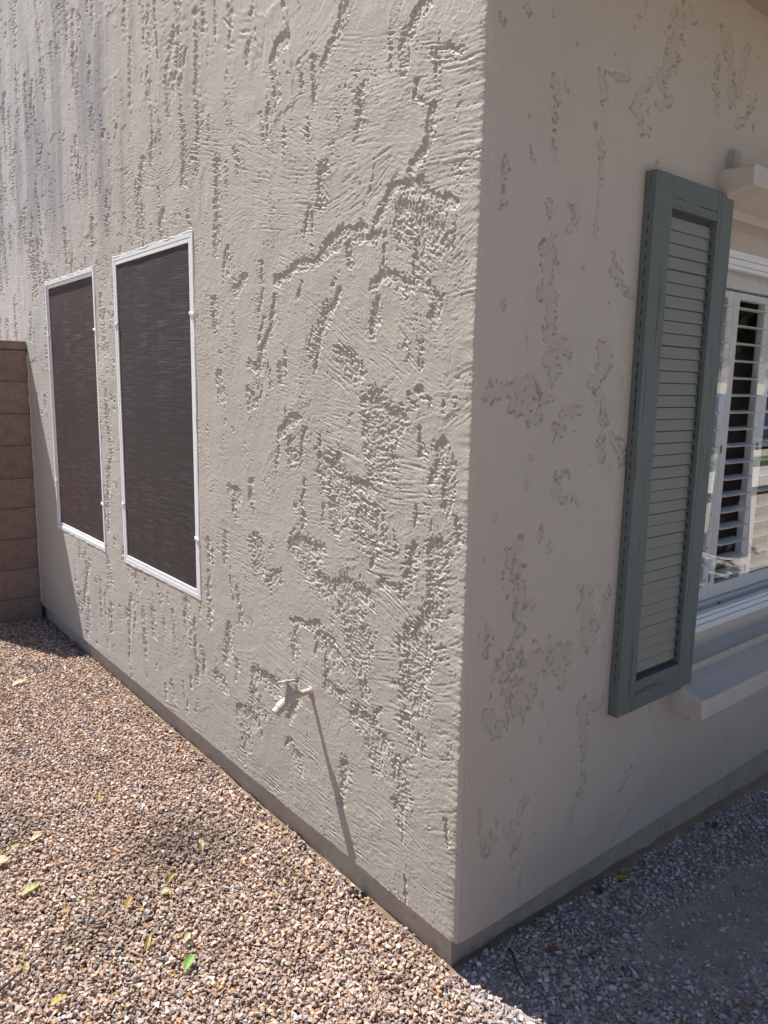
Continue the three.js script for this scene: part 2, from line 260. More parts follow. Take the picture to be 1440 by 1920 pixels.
// the shaded front wall: u runs along +x
const FRONT = canvasOf(3.1, 2.9);
{
  seed = 99;
  for (let k = 0; k < 140; k++) { const u = rr(0, 3), v = rr(0, 2.8), a = rr(-0.4, 0.4) + (rnd() < 0.5 ? 1.57 : 0), L = rr(0.2, 0.5); paintComb(FRONT, rr(0.1, 0.2), rr(0.05, 0.22), u, v, u + L * Math.cos(a), v + L * Math.sin(a), rr(-0.4, 0.4)); }
  const gapRight = (w, s, ...p) => paintGap(FRONT, w, s, p);
gapRight(0.013, .9, 0.124, 2.483, 0.13, 2.48); gapRight(0.013, .8, 0.034, 2.429, 0.041, 2.427); gapRight(0.052, .85, 0.786, 2.645, 0.755, 2.566, 0.721, 2.473);
gapRight(0.014, .9, 0.836, 2.698, 0.851, 2.664); gapRight(0.038, .8, 1.028, 2.699, 1.079, 2.643, 1.108, 2.53); gapRight(0.018, .9, 1.18, 2.681, 1.153, 2.547);
gapRight(0.015, .8, 1.009, 2.606, 1.011, 2.56); gapRight(0.012, .8, 1.01, 2.525, 1.037, 2.453); gapRight(0.022, .9, 1.267, 2.549, 1.172, 2.453);
gapRight(0.012, .9, 0.239, 2.365, 0.255, 2.311, 0.25, 2.263); gapRight(0.007, .8, 0.283, 2.37, 0.285, 2.348); gapRight(0.018, .8, 0.43, 2.423, 0.447, 2.356);
gapRight(0.012, .7, 0.48, 2.428, 0.552, 2.444); gapRight(0.019, .9, 0.661, 2.455, 0.589, 2.375, 0.656, 2.33); gapRight(0.015, .9, 0.69, 2.403, 0.762, 2.426);
gapRight(0.009, .8, 0.255, 2.21, 0.262, 2.181); gapRight(0.017, .8, 0.079, 2.128, 0.07, 2.042); gapRight(0.012, .7, 0.441, 2.243, 0.459, 2.168);
gapRight(0.004, 1, 0.45, 2.161, 0.446, 2.016); gapRight(0.011, .9, 0.24, 2.064, 0.246, 2.045); gapRight(0.013, .85, 0.324, 2.072, 0.36, 2.053, 0.329, 2.016);
gapRight(0.040, .8, 0.257, 1.961, 0.251, 1.837); gapRight(0.011, .8, 0.528, 1.977, 0.534, 1.968); gapRight(0.030, .75, 0.543, 1.936, 0.632, 1.875);
gapRight(0.038, .85, 0.269, 1.825, 0.281, 1.739, 0.347, 1.706); gapRight(0.037, .85, 0.275, 1.68, 0.303, 1.642); gapRight(0.036, .9, 0.512, 1.713, 0.536, 1.681, 0.479, 1.621);
gapRight(0.038, .9, 0.066, 1.592, 0.159, 1.597, 0.214, 1.593); gapRight(0.031, .85, 0.151, 1.57, 0.199, 1.538, 0.231, 1.523); gapRight(0.014, .8, 0.246, 1.581, 0.302, 1.577);
gapRight(0.018, .8, 0.352, 1.53, 0.417, 1.545); gapRight(0.012, .8, 0.314, 1.513, 0.356, 1.48); gapRight(0.041, .55, 0.529, 1.562, 0.546, 1.41);
gapRight(0.049, .55, 0.608, 1.447, 0.652, 1.405); gapRight(0.020, .9, 0.335, 1.348, 0.346, 1.31); gapRight(0.012, .9, 0.366, 1.295, 0.377, 1.288);
gapRight(0.021, .5, 0.419, 1.373, 0.334, 1.36); gapRight(0.009, .8, 0.281, 1.228, 0.279, 1.193); gapRight(0.021, .9, 0.195, 1.191, 0.161, 1.158);
gapRight(0.060, .5, 0.151, 1.147, 0.196, 1.079); gapRight(0.034, .75, 0.204, 1.06, 0.219, 0.946); gapRight(0.022, .6, 0.252, 1.018, 0.26, 1.005);
gapRight(0.059, .7, 0.517, 0.991, 0.531, 0.856); gapRight(0.028, .8, 0.616, 0.98, 0.609, 0.918); gapRight(0.065, .9, 0.409, 0.831, 0.281, 0.824, 0.242, 0.735);
gapRight(0.024, .9, 0.401, 0.829, 0.417, 0.736); gapRight(0.097, .5, 0.17, 0.862, 0.19, 0.726); gapRight(0.030, .5, 0.079, 0.974, 0.079, 0.908);
gapRight(0.011, .8, 0.111, 0.851, 0.113, 0.816); gapRight(0.024, 1, 0.1, 0.724, 0.126, 0.674, 0.152, 0.679); gapRight(0.026, .8, 0.522, 0.656, 0.542, 0.587);
gapRight(0.022, .75, 0.568, 0.624, 0.626, 0.609); gapRight(0.038, .52, 0.547, 0.54, 0.552, 0.351, 0.498, 0.263); gapRight(0.041, .5, 0.838, 0.334, 0.776, 0.273);
gapRight(0.021, .9, 0.28, 0.409, 0.247, 0.368, 0.198, 0.348, 0.241, 0.294); gapRight(0.044, .65, 0.116, 0.344, 0.125, 0.334); gapRight(0.014, .8, 0.24, 0.236, 0.251, 0.221);
gapRight(0.010, .8, 0.086, 0.446, 0.089, 0.401); gapRight(0.013, .7, 0.839, 0.171, 0.755, 0.084);
  for (let k = 0; k < 190; k++) { const u = rr(0.05, 3), v = rr(0.12, 2.75); paintGap(FRONT, rr(0.002, 0.006), rr(0.5, 0.85), [u, v, u + rr(-0.012, 0.012), v - rr(0.005, 0.04)]); }
  for (let k = 0; k < 26; k++) { const u = rr(1.9, 3), v = rr(0.12, 2.75); paintGap(FRONT, rr(0.012, 0.03), rr(0.6, 0.9), [u, v, u + rr(-0.05, 0.05), v - rr(0.03, 0.14)]); }
}
function frontRelief(u, v) {
  const wx = 0.014 * noise(u * 13 + 7, v * 10) + 0.008 * noise(u * 46 + 7, v * 44) + 0.004 * noise(u * 130, v * 130), wy = 0.02 * noise(u * 12 + 40, v * 10) + 0.01 * noise(u * 46 + 40, v * 42) + 0.004 * noise(u * 140 + 9, v * 140);
  const gap = Math.min(1, sample(FRONT.gap, FRONT, u + wx, v + wy));
  const c = 0.58 + 0.34 * fbm(u * 16, v * 11, 2) + 0.62 * fbm(u * 42, v * 36, 4) - 0.88 * gap;
  const cover = sstep(0, 0.08, c), undul = 0.0028 * noise(u * 2.1 + 30, v * 1.8) + 0.0009 * noise(u * 6, v * 5);
  const top = undul + 0.6 * sample(FRONT.plate, FRONT, u, v) + 0.0006 * sample(FRONT.comb, FRONT, u, v);
  const base = undul - 0.0016 + 0.0012 * noise(u * 110, v * 100) + 0.0005 * noise(u * 240, v * 210);
  const crease = Math.exp(-(((c - 0.02) / 0.045) ** 2)) * sstep(-0.25, 0.3, noise(u * 30, v * 30) + 0.3);
  return [mix(base, top, cover) - 0.0048 * crease, Math.max(0, mix(0.86, 1, cover) - 1.0 * crease)];  // second value also darkens the tint along creases, painting in their fine shade
}
const cornerEdge = (y) => 0.0055 * (y - 1.5) * (y - 1.2) - 0.003 + 0.0055 * noise(y * 5, 3.3) + 0.0035 * noise(y * 17, 8.1) + 0.0022 * noise(y * 60, 1.7) + 0.0014 * noise(y * 130, 5.7) * (0.5 + 1.6 * noise(y * 6, 1.1));
function wallMesh(us, vs, relief, place, hole, tint, lipY, lipIn) {
  const nu = us.length, nv = vs.length, pos = new Float32Array(nu * nv * 3), col = new Float32Array(nu * nv * 3), uv = new Float32Array(nu * nv * 2), idx = [];
  for (let j = 0; j < nv; j++) for (let i = 0; i < nu; i++) {
    const o = j * nu + i, [h, cover] = relief(us[i], vs[j]), p = place(us[i], vs[j], h);
    pos[3 * o] = p[0]; pos[3 * o + 1] = p[1]; pos[3 * o + 2] = p[2];
    const c = tint(us[i], vs[j], cover); col[3 * o] = c[0]; col[3 * o + 1] = c[1]; col[3 * o + 2] = c[2];
    uv[2 * o] = us[i]; uv[2 * o + 1] = vs[j];
  }
  for (let j = 0; j < nv - 1; j++) for (let i = 0; i < nu - 1; i++) {
    if (hole((us[i] + us[i + 1]) / 2, (vs[j] + vs[j + 1]) / 2)) continue;
    const a = j * nu + i, b = a + 1, c = a + nu, d = c + 1; idx.push(a, b, d, a, d, c);
  }
  const g = new THREE.BufferGeometry();
  g.setAttribute('position', new THREE.BufferAttribute(pos, 3)); g.setAttribute('color', new THREE.BufferAttribute(col, 3)); g.setAttribute('uv', new THREE.BufferAttribute(uv, 2));
  g.setIndex(idx); g.computeVertexNormals();
  // the lower lip, folded back over the footing
  const lp = [], lc = [], lu = [], li = [];
  for (let i = 0; i < nu; i++) {
    const q = place(us[i], vs[0], -lipIn), c = tint(us[i], vs[0], 1);
    lp.push(pos[3 * i], pos[3 * i + 1], pos[3 * i + 2], q[0], q[1] + 0.002, q[2]); lc.push(...c, ...c); lu.push(us[i], 0, us[i], lipIn);
    if (i) { const a = 2 * i - 2; li.push(a, a + 1, a + 3, a, a + 3, a + 2); }
  }
  const l = new THREE.BufferGeometry();
  l.setAttribute('position', new THREE.Float32BufferAttribute(lp, 3)); l.setAttribute('color', new THREE.Float32BufferAttribute(lc, 3)); l.setAttribute('uv', new THREE.Float32BufferAttribute(lu, 2));
  l.setIndex(li); l.computeVertexNormals();
  return mergeGeometries([g, l]);
}
const grow = (from, to, step) => { const a = [from]; while (a[a.length - 1] < to) a.push(a[a.length - 1] + step(a[a.length - 1])); a[a.length - 1] = to; return a; };
const snap = (a, marks) => { for (const m of marks) { let b = 0; for (let i = 1; i < a.length; i++) if (Math.abs(a[i] - m) < Math.abs(a[b] - m)) b = i; a[b] = m; } return a; };

// ---------------------------------------------------------------- the house
const house = thing('house', 'beige stucco house corner with two brown screened windows and a shuttered front window', 'house');
const WIN = [{ z0: -2.416, z1: -1.543, y0: 0.699, y1: 2.181, deep: 0.002 }, { z0: -3.551, z1: -2.69, y0: 0.696, y1: 2.168, deep: 0.009 }];
const OPEN = { x0: 1.17, x1: 2.57, y0: 0.62, y1: 2.166 };
const gable = (u) => 2.84 + 0.42 * u;
{
  const us = snap(grow(0, 5.6, (u) => 0.0025 * (1 + 0.46 * u) ** 2), WIN.flatMap((w) => [-w.z0, -w.z1]));
  const vs = snap(grow(0.078, 4.6, (v) => (v < 2.62 ? 0.0023 : 0.005)), WIN.flatMap((w) => [w.y0, w.y1]));
  const inset = 0.006;
  const hole = (u, v) => v > gable(u) || WIN.some((w) => u > -w.z1 + inset && u < -w.z0 - inset && v > w.y0 + inset && v < w.y1 - inset);
  const place = (u, v, h) => {
    const near = Math.exp(-u / 0.035), e = cornerEdge(v), front = near > 0.01 ? frontRelief(0, v)[0] : 0;
    const round = 0.0045 * Math.exp(-u / 0.0045), lip = v < 0.0781 ? 0.004 * noise(u * 14, 5) + 0.003 * noise(u * 60, 9) : 0;
    return [-h * (1 - 0.35 * near) + e * near + round, v + lip, -u + (front - 0.0045) * Math.exp(-u / 0.02)];
  };
  const tint = (u, v, cover) => {
    const n = 1 + 0.05 * fbm(u * 1.7, v * 1.3, 3) + 0.035 * noise(u * 30, v * 12), k = mix(0.93, 1, cover);
    const glareWash = sstep(0.9, 2.6, u) * sstep(2.0, 2.7, v) * (0.09 + 0.3 * sstep(-0.25, 0.45, noise(u * 5, v * 0.9 + 7) + 0.5 * noise(u * 17, v * 2.2))), low = (1 - 0.06 * sstep(0.5, 0.05, v)) * (1 - glareWash);  // cool streaky tone painted on the upper far wall to suggest its glare
    return [STUCCO[0] * n * mix(0.94, 1, cover) * low, STUCCO[1] * n * k * low, STUCCO[2] * n * k * low * (1 + 0.25 * glareWash)];
  };
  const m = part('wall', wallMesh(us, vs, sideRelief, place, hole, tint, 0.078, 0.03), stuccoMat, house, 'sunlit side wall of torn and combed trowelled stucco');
}
{
  const us = snap(grow(0, 3.05, (u) => 0.0042 * (1 + 0.16 * u)), [OPEN.x0, OPEN.x1]), vs = snap(grow(0.068, 2.82, () => 0.0036), [OPEN.y0, OPEN.y1]);
  const hole = (u, v) => (u > OPEN.x0 && u < OPEN.x1 && v > OPEN.y0 && v < OPEN.y1) || (u > 0.72 && u < 1.08 && v > 0.65 && v < 2.15);
  const place = (u, v, h) => {
    const near = Math.exp(-u / 0.03), e = cornerEdge(v), side = near > 0.01 ? sideRelief(0, v)[0] : 0, bead = 0.0022 * Math.exp(-(((u - 0.02) / 0.009) ** 2)) * (0.6 + noise(v * 9, 2));
    const lip = v < 0.0681 ? 0.003 * noise(u * 14, 25) + 0.002 * noise(u * 60, 29) : 0;
    return [u + (-side * 0.65 + e + 0.0045) * near, v + lip + 0.01 * Math.exp(-u / 0.02) * (v < 0.0681 ? 1 : 0), h - bead - 0.0045 * Math.exp(-u / 0.0045)];
  };
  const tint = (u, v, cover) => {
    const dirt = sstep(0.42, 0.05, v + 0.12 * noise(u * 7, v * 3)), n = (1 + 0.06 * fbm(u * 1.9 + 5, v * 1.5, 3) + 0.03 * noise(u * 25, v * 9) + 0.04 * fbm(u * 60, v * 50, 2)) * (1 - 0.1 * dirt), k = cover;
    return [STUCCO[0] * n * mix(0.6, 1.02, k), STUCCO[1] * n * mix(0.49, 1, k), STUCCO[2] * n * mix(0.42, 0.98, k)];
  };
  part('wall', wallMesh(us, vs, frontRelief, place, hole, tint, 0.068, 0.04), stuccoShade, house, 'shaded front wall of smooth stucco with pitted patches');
  const plain = std({ color: lin(...STUCCO), roughness: 0.8, bumpMap: grainAt(6), bumpScale: 0.0015 });
  part('wall', [metricUV(box(3.05, 7, 0.068, 2.82, -0.2, 0)), metricUV(box(6.8, 7, 0, 2.82, -9, -0.2)), metricUV(box(0, 7, 0, 2.82, -9.2, -9)), metricUV(box(0, 0.15, 0, 3.2, -9, -5.6))], plain, house);
  // reveals of the front opening
  const O = OPEN, d = 0.14;
  part('window_reveal', [metricUV(box(O.x0 - 0.02, O.x0 + 0.001, O.y0 - 0.02, O.y1 + 0.02, -d, -0.004)), metricUV(box(O.x1 - 0.001, O.x1 + 0.02, O.y0 - 0.02, O.y1 + 0.02, -d, -0.004)),
    metricUV(box(O.x0, O.x1, O.y1 - 0.066, O.y1 + 0.04, -d, -0.085)), metricUV(box(O.x0, O.x1, O.y0 - 0.04, O.y0 + 0.066, -d, -0.085))], trimStucco, house);
  // sloped trim above and below
  const ledge = (x0, x1, pts) => {
    const s = new THREE.Shape(pts.map(([z, y]) => new THREE.Vector2(z, y)));
    const g = new THREE.ExtrudeGeometry(s, { depth: x1 - x0, bevelEnabled: true, bevelThickness: 0.011, bevelSize: 0.011, bevelOffset: -0.011, bevelSegments: 4, steps: 24 });
    g.rotateY(-Math.PI / 2); g.translate(x1, 0, 0);
    const p = g.attributes.position;           // hand-formed edges wander a little
    for (let i = 0; i < p.count; i++) { const x = p.getX(i), y = p.getY(i), z = p.getZ(i); p.setXYZ(i, x, y + 0.004 * noise(x * 6, z * 9 + 3) + 0.0015 * noise(x * 30, y * 20), z + 0.004 * noise(x * 5 + 9, y * 5) + 0.0015 * noise(x * 33, 4)); }
    g.computeVertexNormals(); return metricUV(g);
  };
  // shape coordinates are (-z, y) before the turn: +z towards the street
  part('sill', ledge(1.06, 2.7, [[0.12, 0.488], [0.12, 0.556], [0.0, 0.592], [-0.086, 0.622], [-0.086, 0.48], [0.0, 0.476]]), trimStucco, house, 'projecting stucco sill under the front window');
  part('lintel', ledge(1.075, 2.7, [[0.12, 0.0 + 2.229], [0.12, 2.289], [0.0, 2.296], [-0.086, 2.296], [-0.086, 2.165], [0.0, 2.195]]), trimStucco, house, 'projecting stucco band over the front window');
  part('trim_stub', box(1.117, 1.156, 2.27, 2.362, -0.01, 0.026, 0.004), trimStucco, house, 'small stucco stub on top of the band');
  // footing
  const fp = [], fi = [], fj = []; { const path = []; for (let z = -6; z < -0.045; z += 0.02) path.push([0.021, z, 1]); path.push([0.021, -0.032, 1]); path.push([0.021, -0.032, 0]); for (let x = 0.04; x < 4; x += 0.02) path.push([x, -0.032, 0]);
    const ys = [0.079, 0.066, 0.05, 0.035, 0.02, 0, -0.03, -0.06, -0.1, -0.16, -0.3];
    path.forEach(([x, z, side], i) => ys.forEach((y, j) => { const s = side ? z : x + 9, o = j ? 0.0045 * noise(s * 9, y * 20 + 5) + 0.002 * noise(s * 45, y * 60) - 0.003 : 0, corner = Math.exp(-Math.hypot(x - 0.021, z + 0.032) / 0.01); fp.push(x - (side ? o * (1 - corner) : 0), y, z + (side ? 0 : o * (1 - corner)));
      if (i && j && path[i - 1][2] === side) { const a = (i - 1) * ys.length + j - 1, b = a + ys.length; (side ? fi : fj).push(a, a + 1, b + 1, a, b + 1, b); } })); }
  const fg = new THREE.BufferGeometry(); fg.setAttribute('position', new THREE.Float32BufferAttribute(fp, 3)); fg.setIndex(fi); fg.computeVertexNormals(); metricUV(fg);
  const fh = new THREE.BufferGeometry(); fh.setAttribute('position', new THREE.Float32BufferAttribute(fp, 3)); fh.setIndex(fj); fh.computeVertexNormals(); metricUV(fh);
  const footShade = footMat.clone(); footShade.color = lin(0.36, 0.315, 0.265);  // same footing material, its colour darkened for the shade below the lip
  part('footing', fh, footShade, house, 'grey brown footing under the front wall, darkened in colour for its shade');
  part('footing', metricUV(box(0.03, 7, -0.4, 0.074, -9, -0.045)), footMat, house);
  part('footing', fg, footMat, house, 'low painted concrete footing below the stucco');
  // eaves and roof
  const soffitMat = std({ color: lin(0.42, 0.35, 0.27), roughness: 0.8, bumpMap: grainAt(4), bumpScale: 0.002 });
  part('soffit', metricUV(box(0.0, 7, 2.803, 2.83, 0.0, 0.42)), soffitMat, house);
  part('fascia', metricUV(box(-0.01, 7, 2.76, 2.95, 0.42, 0.45)), soffitMat, house);
  const roofMat = std({ color: lin(0.3, 0.2, 0.15), roughness: 0.9 });
  const rg = new THREE.BoxGeometry(7.2, 0.14, 5.95); rg.rotateX(Math.atan(0.42)); rg.translate(3.585, 2.93 + 0.42 * 2.45, -2.45 + 0.2);
  const rb = new THREE.BoxGeometry(7.2, 0.14, 5.4); rb.rotateX(-Math.atan(0.42)); rb.translate(3.585, 2.93 + 0.42 * 2.45 + 0.05, -7.35);
  part('roof', [rg, rb], roofMat, house);
  // the dark room behind the front window
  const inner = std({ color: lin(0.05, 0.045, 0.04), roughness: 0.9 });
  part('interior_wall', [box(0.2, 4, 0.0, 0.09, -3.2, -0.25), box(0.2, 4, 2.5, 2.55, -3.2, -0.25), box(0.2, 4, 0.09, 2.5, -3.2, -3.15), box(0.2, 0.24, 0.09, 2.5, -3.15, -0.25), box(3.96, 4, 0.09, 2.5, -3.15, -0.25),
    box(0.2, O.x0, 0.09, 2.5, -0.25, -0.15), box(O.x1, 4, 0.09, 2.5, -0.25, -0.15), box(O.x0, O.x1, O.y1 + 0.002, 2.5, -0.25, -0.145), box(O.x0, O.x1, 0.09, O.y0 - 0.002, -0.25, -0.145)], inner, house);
}

// ---------------------------------------------------------------- screened side windows
const screenTex = texture(1024, 1024, (u, v) => {
  const warp = 0.006 * noise(u * 6, v * 9), row = noise(u * 4 + 3, (v + warp) * 260), row2 = noise(u * 9, (v - warp) * 430 + 7), colm = noise(u * 260, v * 5);
  const patch = 0.55 + 0.7 * noise(u * 2.2, v * 3.1 + 4);
  const streak = clamp(sstep(0.08, 0.5, row) * 0.75 + sstep(0.15, 0.5, row2) * 0.6 + sstep(0.25, 0.6, colm) * 0.3) * clamp(patch);
  const k = 0.012 + 0.004 * noise(u * 400, v * 400), warm = 0.5 + 0.7 * noise(u * 1.3 + 8, v * 1.7);
  const a = (x) => Math.pow(x, 1 / 2.2);
  return [a(k * (1.9 + 0.5 * warm) + 0.1 * streak), a(k * 1.22 + 0.088 * streak), a(k * 1.28 + 0.086 * streak)];
}, true);
const weaveBump = texture(512, 512, (u, v) => 0.5 + 0.25 * Math.sin(u * Math.PI * 2 * 128) + 0.25 * Math.sin(v * Math.PI * 2 * 128) + 0.3 * tileNoise(u, v, 40, 2));
const screenMat = std({ map: screenTex, roughness: 0.75, bumpMap: weaveBump, bumpScale: 0.0004 });
const screenRed = screenMat.clone(); screenRed.color = lin(1.25, 0.96, 0.95);
const rustMat = std({ color: lin(0.2, 0.19, 0.18), roughness: 0.7 });
WIN.forEach((w, n) => {
  const win = new THREE.Group(); win.name = 'window'; house.add(win);
  win.userData.label = n ? 'far side window with recessed brown solar screen beside the block wall' : 'near side window with large brown solar screen';
  const bars = (a, t, x0, x1, r) => [box(x0, x1, w.y0 + a, w.y1 - a, w.z0 + a, w.z0 + a + t, r), box(x0, x1, w.y0 + a, w.y1 - a, w.z1 - a - t, w.z1 - a, r),
    box(x0, x1, w.y0 + a, w.y0 + a + t, w.z0 + a + t, w.z1 - a - t, r), box(x0, x1, w.y1 - a - t, w.y1 - a, w.z0 + a + t, w.z1 - a - t, r)];
  const deep = w.deep;
  part('frame', bars(0.0, 0.02, -0.0025, 0.05, 0.0016).map((g) => metricUV(g)), whiteOld, win);
  part('screen_frame', bars(0.0205, 0.017, deep - 0.0035, 0.03 + deep, 0.0014).map((g) => metricUV(g)), whiteMat, win);
  const sg = new THREE.PlaneGeometry(w.z1 - w.z0 - 0.07, w.y1 - w.y0 - 0.07, 24, 40); sg.rotateY(-Math.PI / 2);
  const p = sg.attributes.position;
  for (let i = 0; i < p.count; i++) p.setX(i, 0.0016 * noise(p.getZ(i) * 5 + n * 9, p.getY(i) * 4) + 0.0004 * noise(p.getZ(i) * 18, p.getY(i) * 18));
  sg.translate(deep + 0.0015, (w.y0 + w.y1) / 2, (w.z0 + w.z1) / 2); sg.computeVertexNormals();
  part('screen', sg, n ? screenRed : screenMat, win);
  part('pane', box(0.055, 0.06, w.y0 + 0.01, w.y1 - 0.01, w.z0 + 0.01, w.z1 - 0.01), darkGlass, win);
  for (const [f, s] of [[0.79, 1], [0.79, 0], [0.175, 1], [0.2, 0]]) {
    const y = mix(w.y0, w.y1, f), z = s ? w.z1 - 0.02 : w.z0 + 0.02;
    const a = box(-0.007, -0.0028, -0.006, 0.006, -0.019, 0.019, 0.0015); a.rotateX(s ? 0.25 : -0.1); a.translate(deep * 0.3, y, z);
    const b = new THREE.CylinderGeometry(0.004, 0.004, 0.004, 10); b.rotateZ(Math.PI / 2); b.translate(-0.009 + deep * 0.3, y, z);
    part('clip', [a, b], whiteMat, win);
  }
  // dried caulk and paint round the frame
  const cg = [];
  for (const [za, ya, zb, yb] of [[w.z0, w.y1, w.z1, w.y1], [w.z0, w.y0, w.z1, w.y0], [w.z1, w.y0, w.z1, w.y1]]) {
    const pts = []; for (let k = 0; k <= 26; k++) { const t = k / 26; pts.push(new THREE.Vector3(0.0015 - 0.002 * rnd(), mix(ya, yb, t) + rr(-0.003, 0.003), mix(za, zb, t) + (za === zb ? rr(-0.003, 0.003) : 0))); }
    cg.push(new THREE.TubeGeometry(new THREE.CatmullRomCurve3(pts), 60, 0.0035, 6));
  }
  part('caulk', cg, n ? whiteMat : std({ color: lin(0.62, 0.62, 0.61), roughness: 0.7 }), win);
});

// ---------------------------------------------------------------- front window
{
  const O = OPEN, win = new THREE.Group(); win.name = 'window'; house.add(win); win.userData.label = 'front window with white frame and reflecting glass';
  const y0 = 0.686, y1 = 2.1, z = -0.09, ring = (a, t, z0, z1, r) => [box(O.x0 + a, O.x0 + a + t, y0 + a, y1 - a, z0, z1, r), box(O.x1 - a - t, O.x1 - a, y0 + a, y1 - a, z0, z1, r), box(O.x0 + a + t, O.x1 - a - t, y0 + a, y0 + a + t, z0, z1, r), box(O.x0 + a + t, O.x1 - a - t, y1 - a - t, y1 - a, z0, z1, r)];
  part('frame', ring(0, 0.024, -0.135, z + 0.012, 0.003), whiteMat, win);
  part('frame', ring(0.0245, 0.02, -0.135, z + 0.001, 0.003), whiteMat, win);
  part('sash', ring(0.045, 0.012, -0.13, z - 0.008, 0.002), whiteMat, win);
  part('pane', box(O.x0 + 0.05, O.x1 - 0.05, y0 + 0.05, y1 - 0.05, -0.1105, -0.1095).scale(1, 1, 1), glassMat, win);
  // plantation blind inside
  const bl = thing('window_blind', 'white plantation blind with wide louvers behind the front window glass', 'blind', [0, 0, -0.175]);
  const bm = std({ color: lin(0.82, 0.83, 0.81), roughness: 0.5 });
  const lou = new THREE.CapsuleGeometry(0.0055, 0.052, 4, 10); lou.rotateX(Math.PI / 2); lou.scale(1, 1, 1);
  const E = new THREE.Shape(); E.absellipse(0, 0, 0.0315, 0.0052, 0, Math.PI * 2);
  part('frame', [box(1.19, 1.285, 0.70, 2.1, -0.03, 0.012, 0.003), box(1.285, 2.55, 0.70, 0.752, -0.03, 0.014, 0.003), box(1.285, 2.55, 1.992, 2.1, -0.03, 0.012, 0.003)], bm, bl);
  for (let k = 0; k < 4; k++) {
    const x0 = 1.288 + k * 0.312, x1 = x0 + 0.309, pn = new THREE.Group(); pn.name = 'panel'; bl.add(pn);
    part('stile', box(x0, x0 + 0.046, 0.756, 1.985, -0.03, 0, 0.003), bm, pn); part('stile', box(x1 - 0.046, x1, 0.756, 1.985, -0.03, 0, 0.003), bm, pn);
    part('rail', box(x0 + 0.046, x1 - 0.046, 0.756, 0.812, -0.029, -0.001, 0.003), bm, pn); part('rail', box(x0 + 0.046, x1 - 0.046, 1.958, 1.985, -0.029, -0.001, 0.003), bm, pn);
    const lg = new THREE.ExtrudeGeometry(E, { depth: x1 - x0 - 0.094, bevelEnabled: false, curveSegments: 10 }); lg.rotateY(Math.PI / 2);
    for (let q = 0; q < 17; q++) { const l = part('louver', lg, bm, pn); l.position.set(x0 + 0.047, 0.846 + q * 0.0676, -0.015); l.rotation.x = 0.1; }
    for (const y of [0.83, 1.36]) part('hinge', box(x1 - 0.004, x1 + 0.007, y, y + 0.03, 0.0005, 0.003), rustMat, pn);
  }
  for (const x of [1.40, 1.45, 1.66]) part('catch', box(x, x + 0.014, 0.722, 0.738, 0.0145, 0.02), rustMat, bl);
}

// ---------------------------------------------------------------- exterior shutter
{
  const X0 = 0.663, X1 = 1.115, Y0 = 0.572, Y1 = 2.218, sh = thing('shutter', 'grey green wooden shutter with fixed slats beside the front window', 'shutter', [X0, Y0, 0]);
  const wood = (u, v) => {                    // u across the grain
    const g = noise(u * 90, v * 2.2) * 0.5 + noise(u * 220, v * 4) * 0.35, crack = sstep(0.3, 0.42, noise(u * 55 + 9, v * 3.4) * 0.8 + 0.35 * noise(u * 130, v * 9));
    return [g, crack];
  };
  const woodBump = texture(1024, 1024, (u, v) => { const [g, c] = wood(u, v); return 0.6 + 0.35 * g - 0.55 * c; });
  const woodCol = texture(1024, 1024, (u, v) => { const [g, c] = wood(u, v), k = (0.93 + 0.1 * g) * (1 - 0.55 * c); return [0.41 * k, 0.448 * k, 0.44 * k]; }, true);
  for (const t of [woodBump, woodCol]) t.repeat.set(2.2, 0.9);
  const woodMat = std({ map: woodCol, bumpMap: woodBump, bumpScale: 0.0035, roughness: 0.62 });
  const slatMat = std({ color: lin(0.222, 0.225, 0.198), roughness: 0.6, bumpMap: grainAt(2), bumpScale: 0.0006 });
  const W = X1 - X0, Hh = Y1 - Y0, sw = 0.094, D = 0.036;
  part('stile', metricUV(box(0, sw, 0, Hh, 0.001, D, 0.0022)), woodMat, sh); part('stile', metricUV(box(W - sw, W, 0, Hh, 0.001, D, 0.0022)), woodMat, sh);
  part('rail', metricUV(box(sw + 0.0006, W - sw - 0.0006, 0, 0.1, 0.002, D - 0.0006, 0.0018), 'x'), woodMat, sh); part('rail', metricUV(box(sw + 0.0006, W - sw - 0.0006, Hh - 0.09, Hh, 0.002, D - 0.0006, 0.0018), 'x'), woodMat, sh);
  part('back_panel', box(sw, W - sw, 0.1, Hh - 0.09, 0.002, 0.0065), std({ color: lin(0.06, 0.065, 0.06), roughness: 0.8 }), sh);
  const s = new THREE.Shape(); const P = 0.0376;  // each slat leans out at its lower edge
  s.moveTo(0.006, 0); s.lineTo(0.0148, 0.0008); s.quadraticCurveTo(0.0162, 0.0012, 0.0160, 0.003); s.lineTo(0.0118, P - 0.0021); s.lineTo(0.0065, P - 0.0021);
  const sg = new THREE.ExtrudeGeometry(s, { depth: W - 2 * sw - 0.002, bevelEnabled: false, curveSegments: 4 }); sg.rotateY(-Math.PI / 2); sg.translate(W - sw - 0.001, 0, 0);
  const nS = Math.floor((Hh - 0.19) / P);
  for (let k = 0; k < nS; k++) { const m = part('slat', sg, slatMat, sh); m.position.y = 0.1 + (Hh - 0.19 - nS * P) / 2 + k * P + rr(-0.0006, 0.0006); m.rotation.x = rr(-0.01, 0.01); }
  const dark = std({ color: lin(0.02, 0.024, 0.026), roughness: 0.9 }), dg = [];
  for (let k = 0; k < nS; k++) { const y = 0.12 + k * P; dg.push(box(-0.0012, 0.001, y, y + 0.017, 0.017, 0.0195)); if (k < nS - 1) dg.push(box(W - sw - 0.0015, W - sw + 0.001, y + 0.004, y + 0.021, 0.019, 0.022)); }
  part('slot', dg, dark, sh).userData.kind = 'stuff';
}

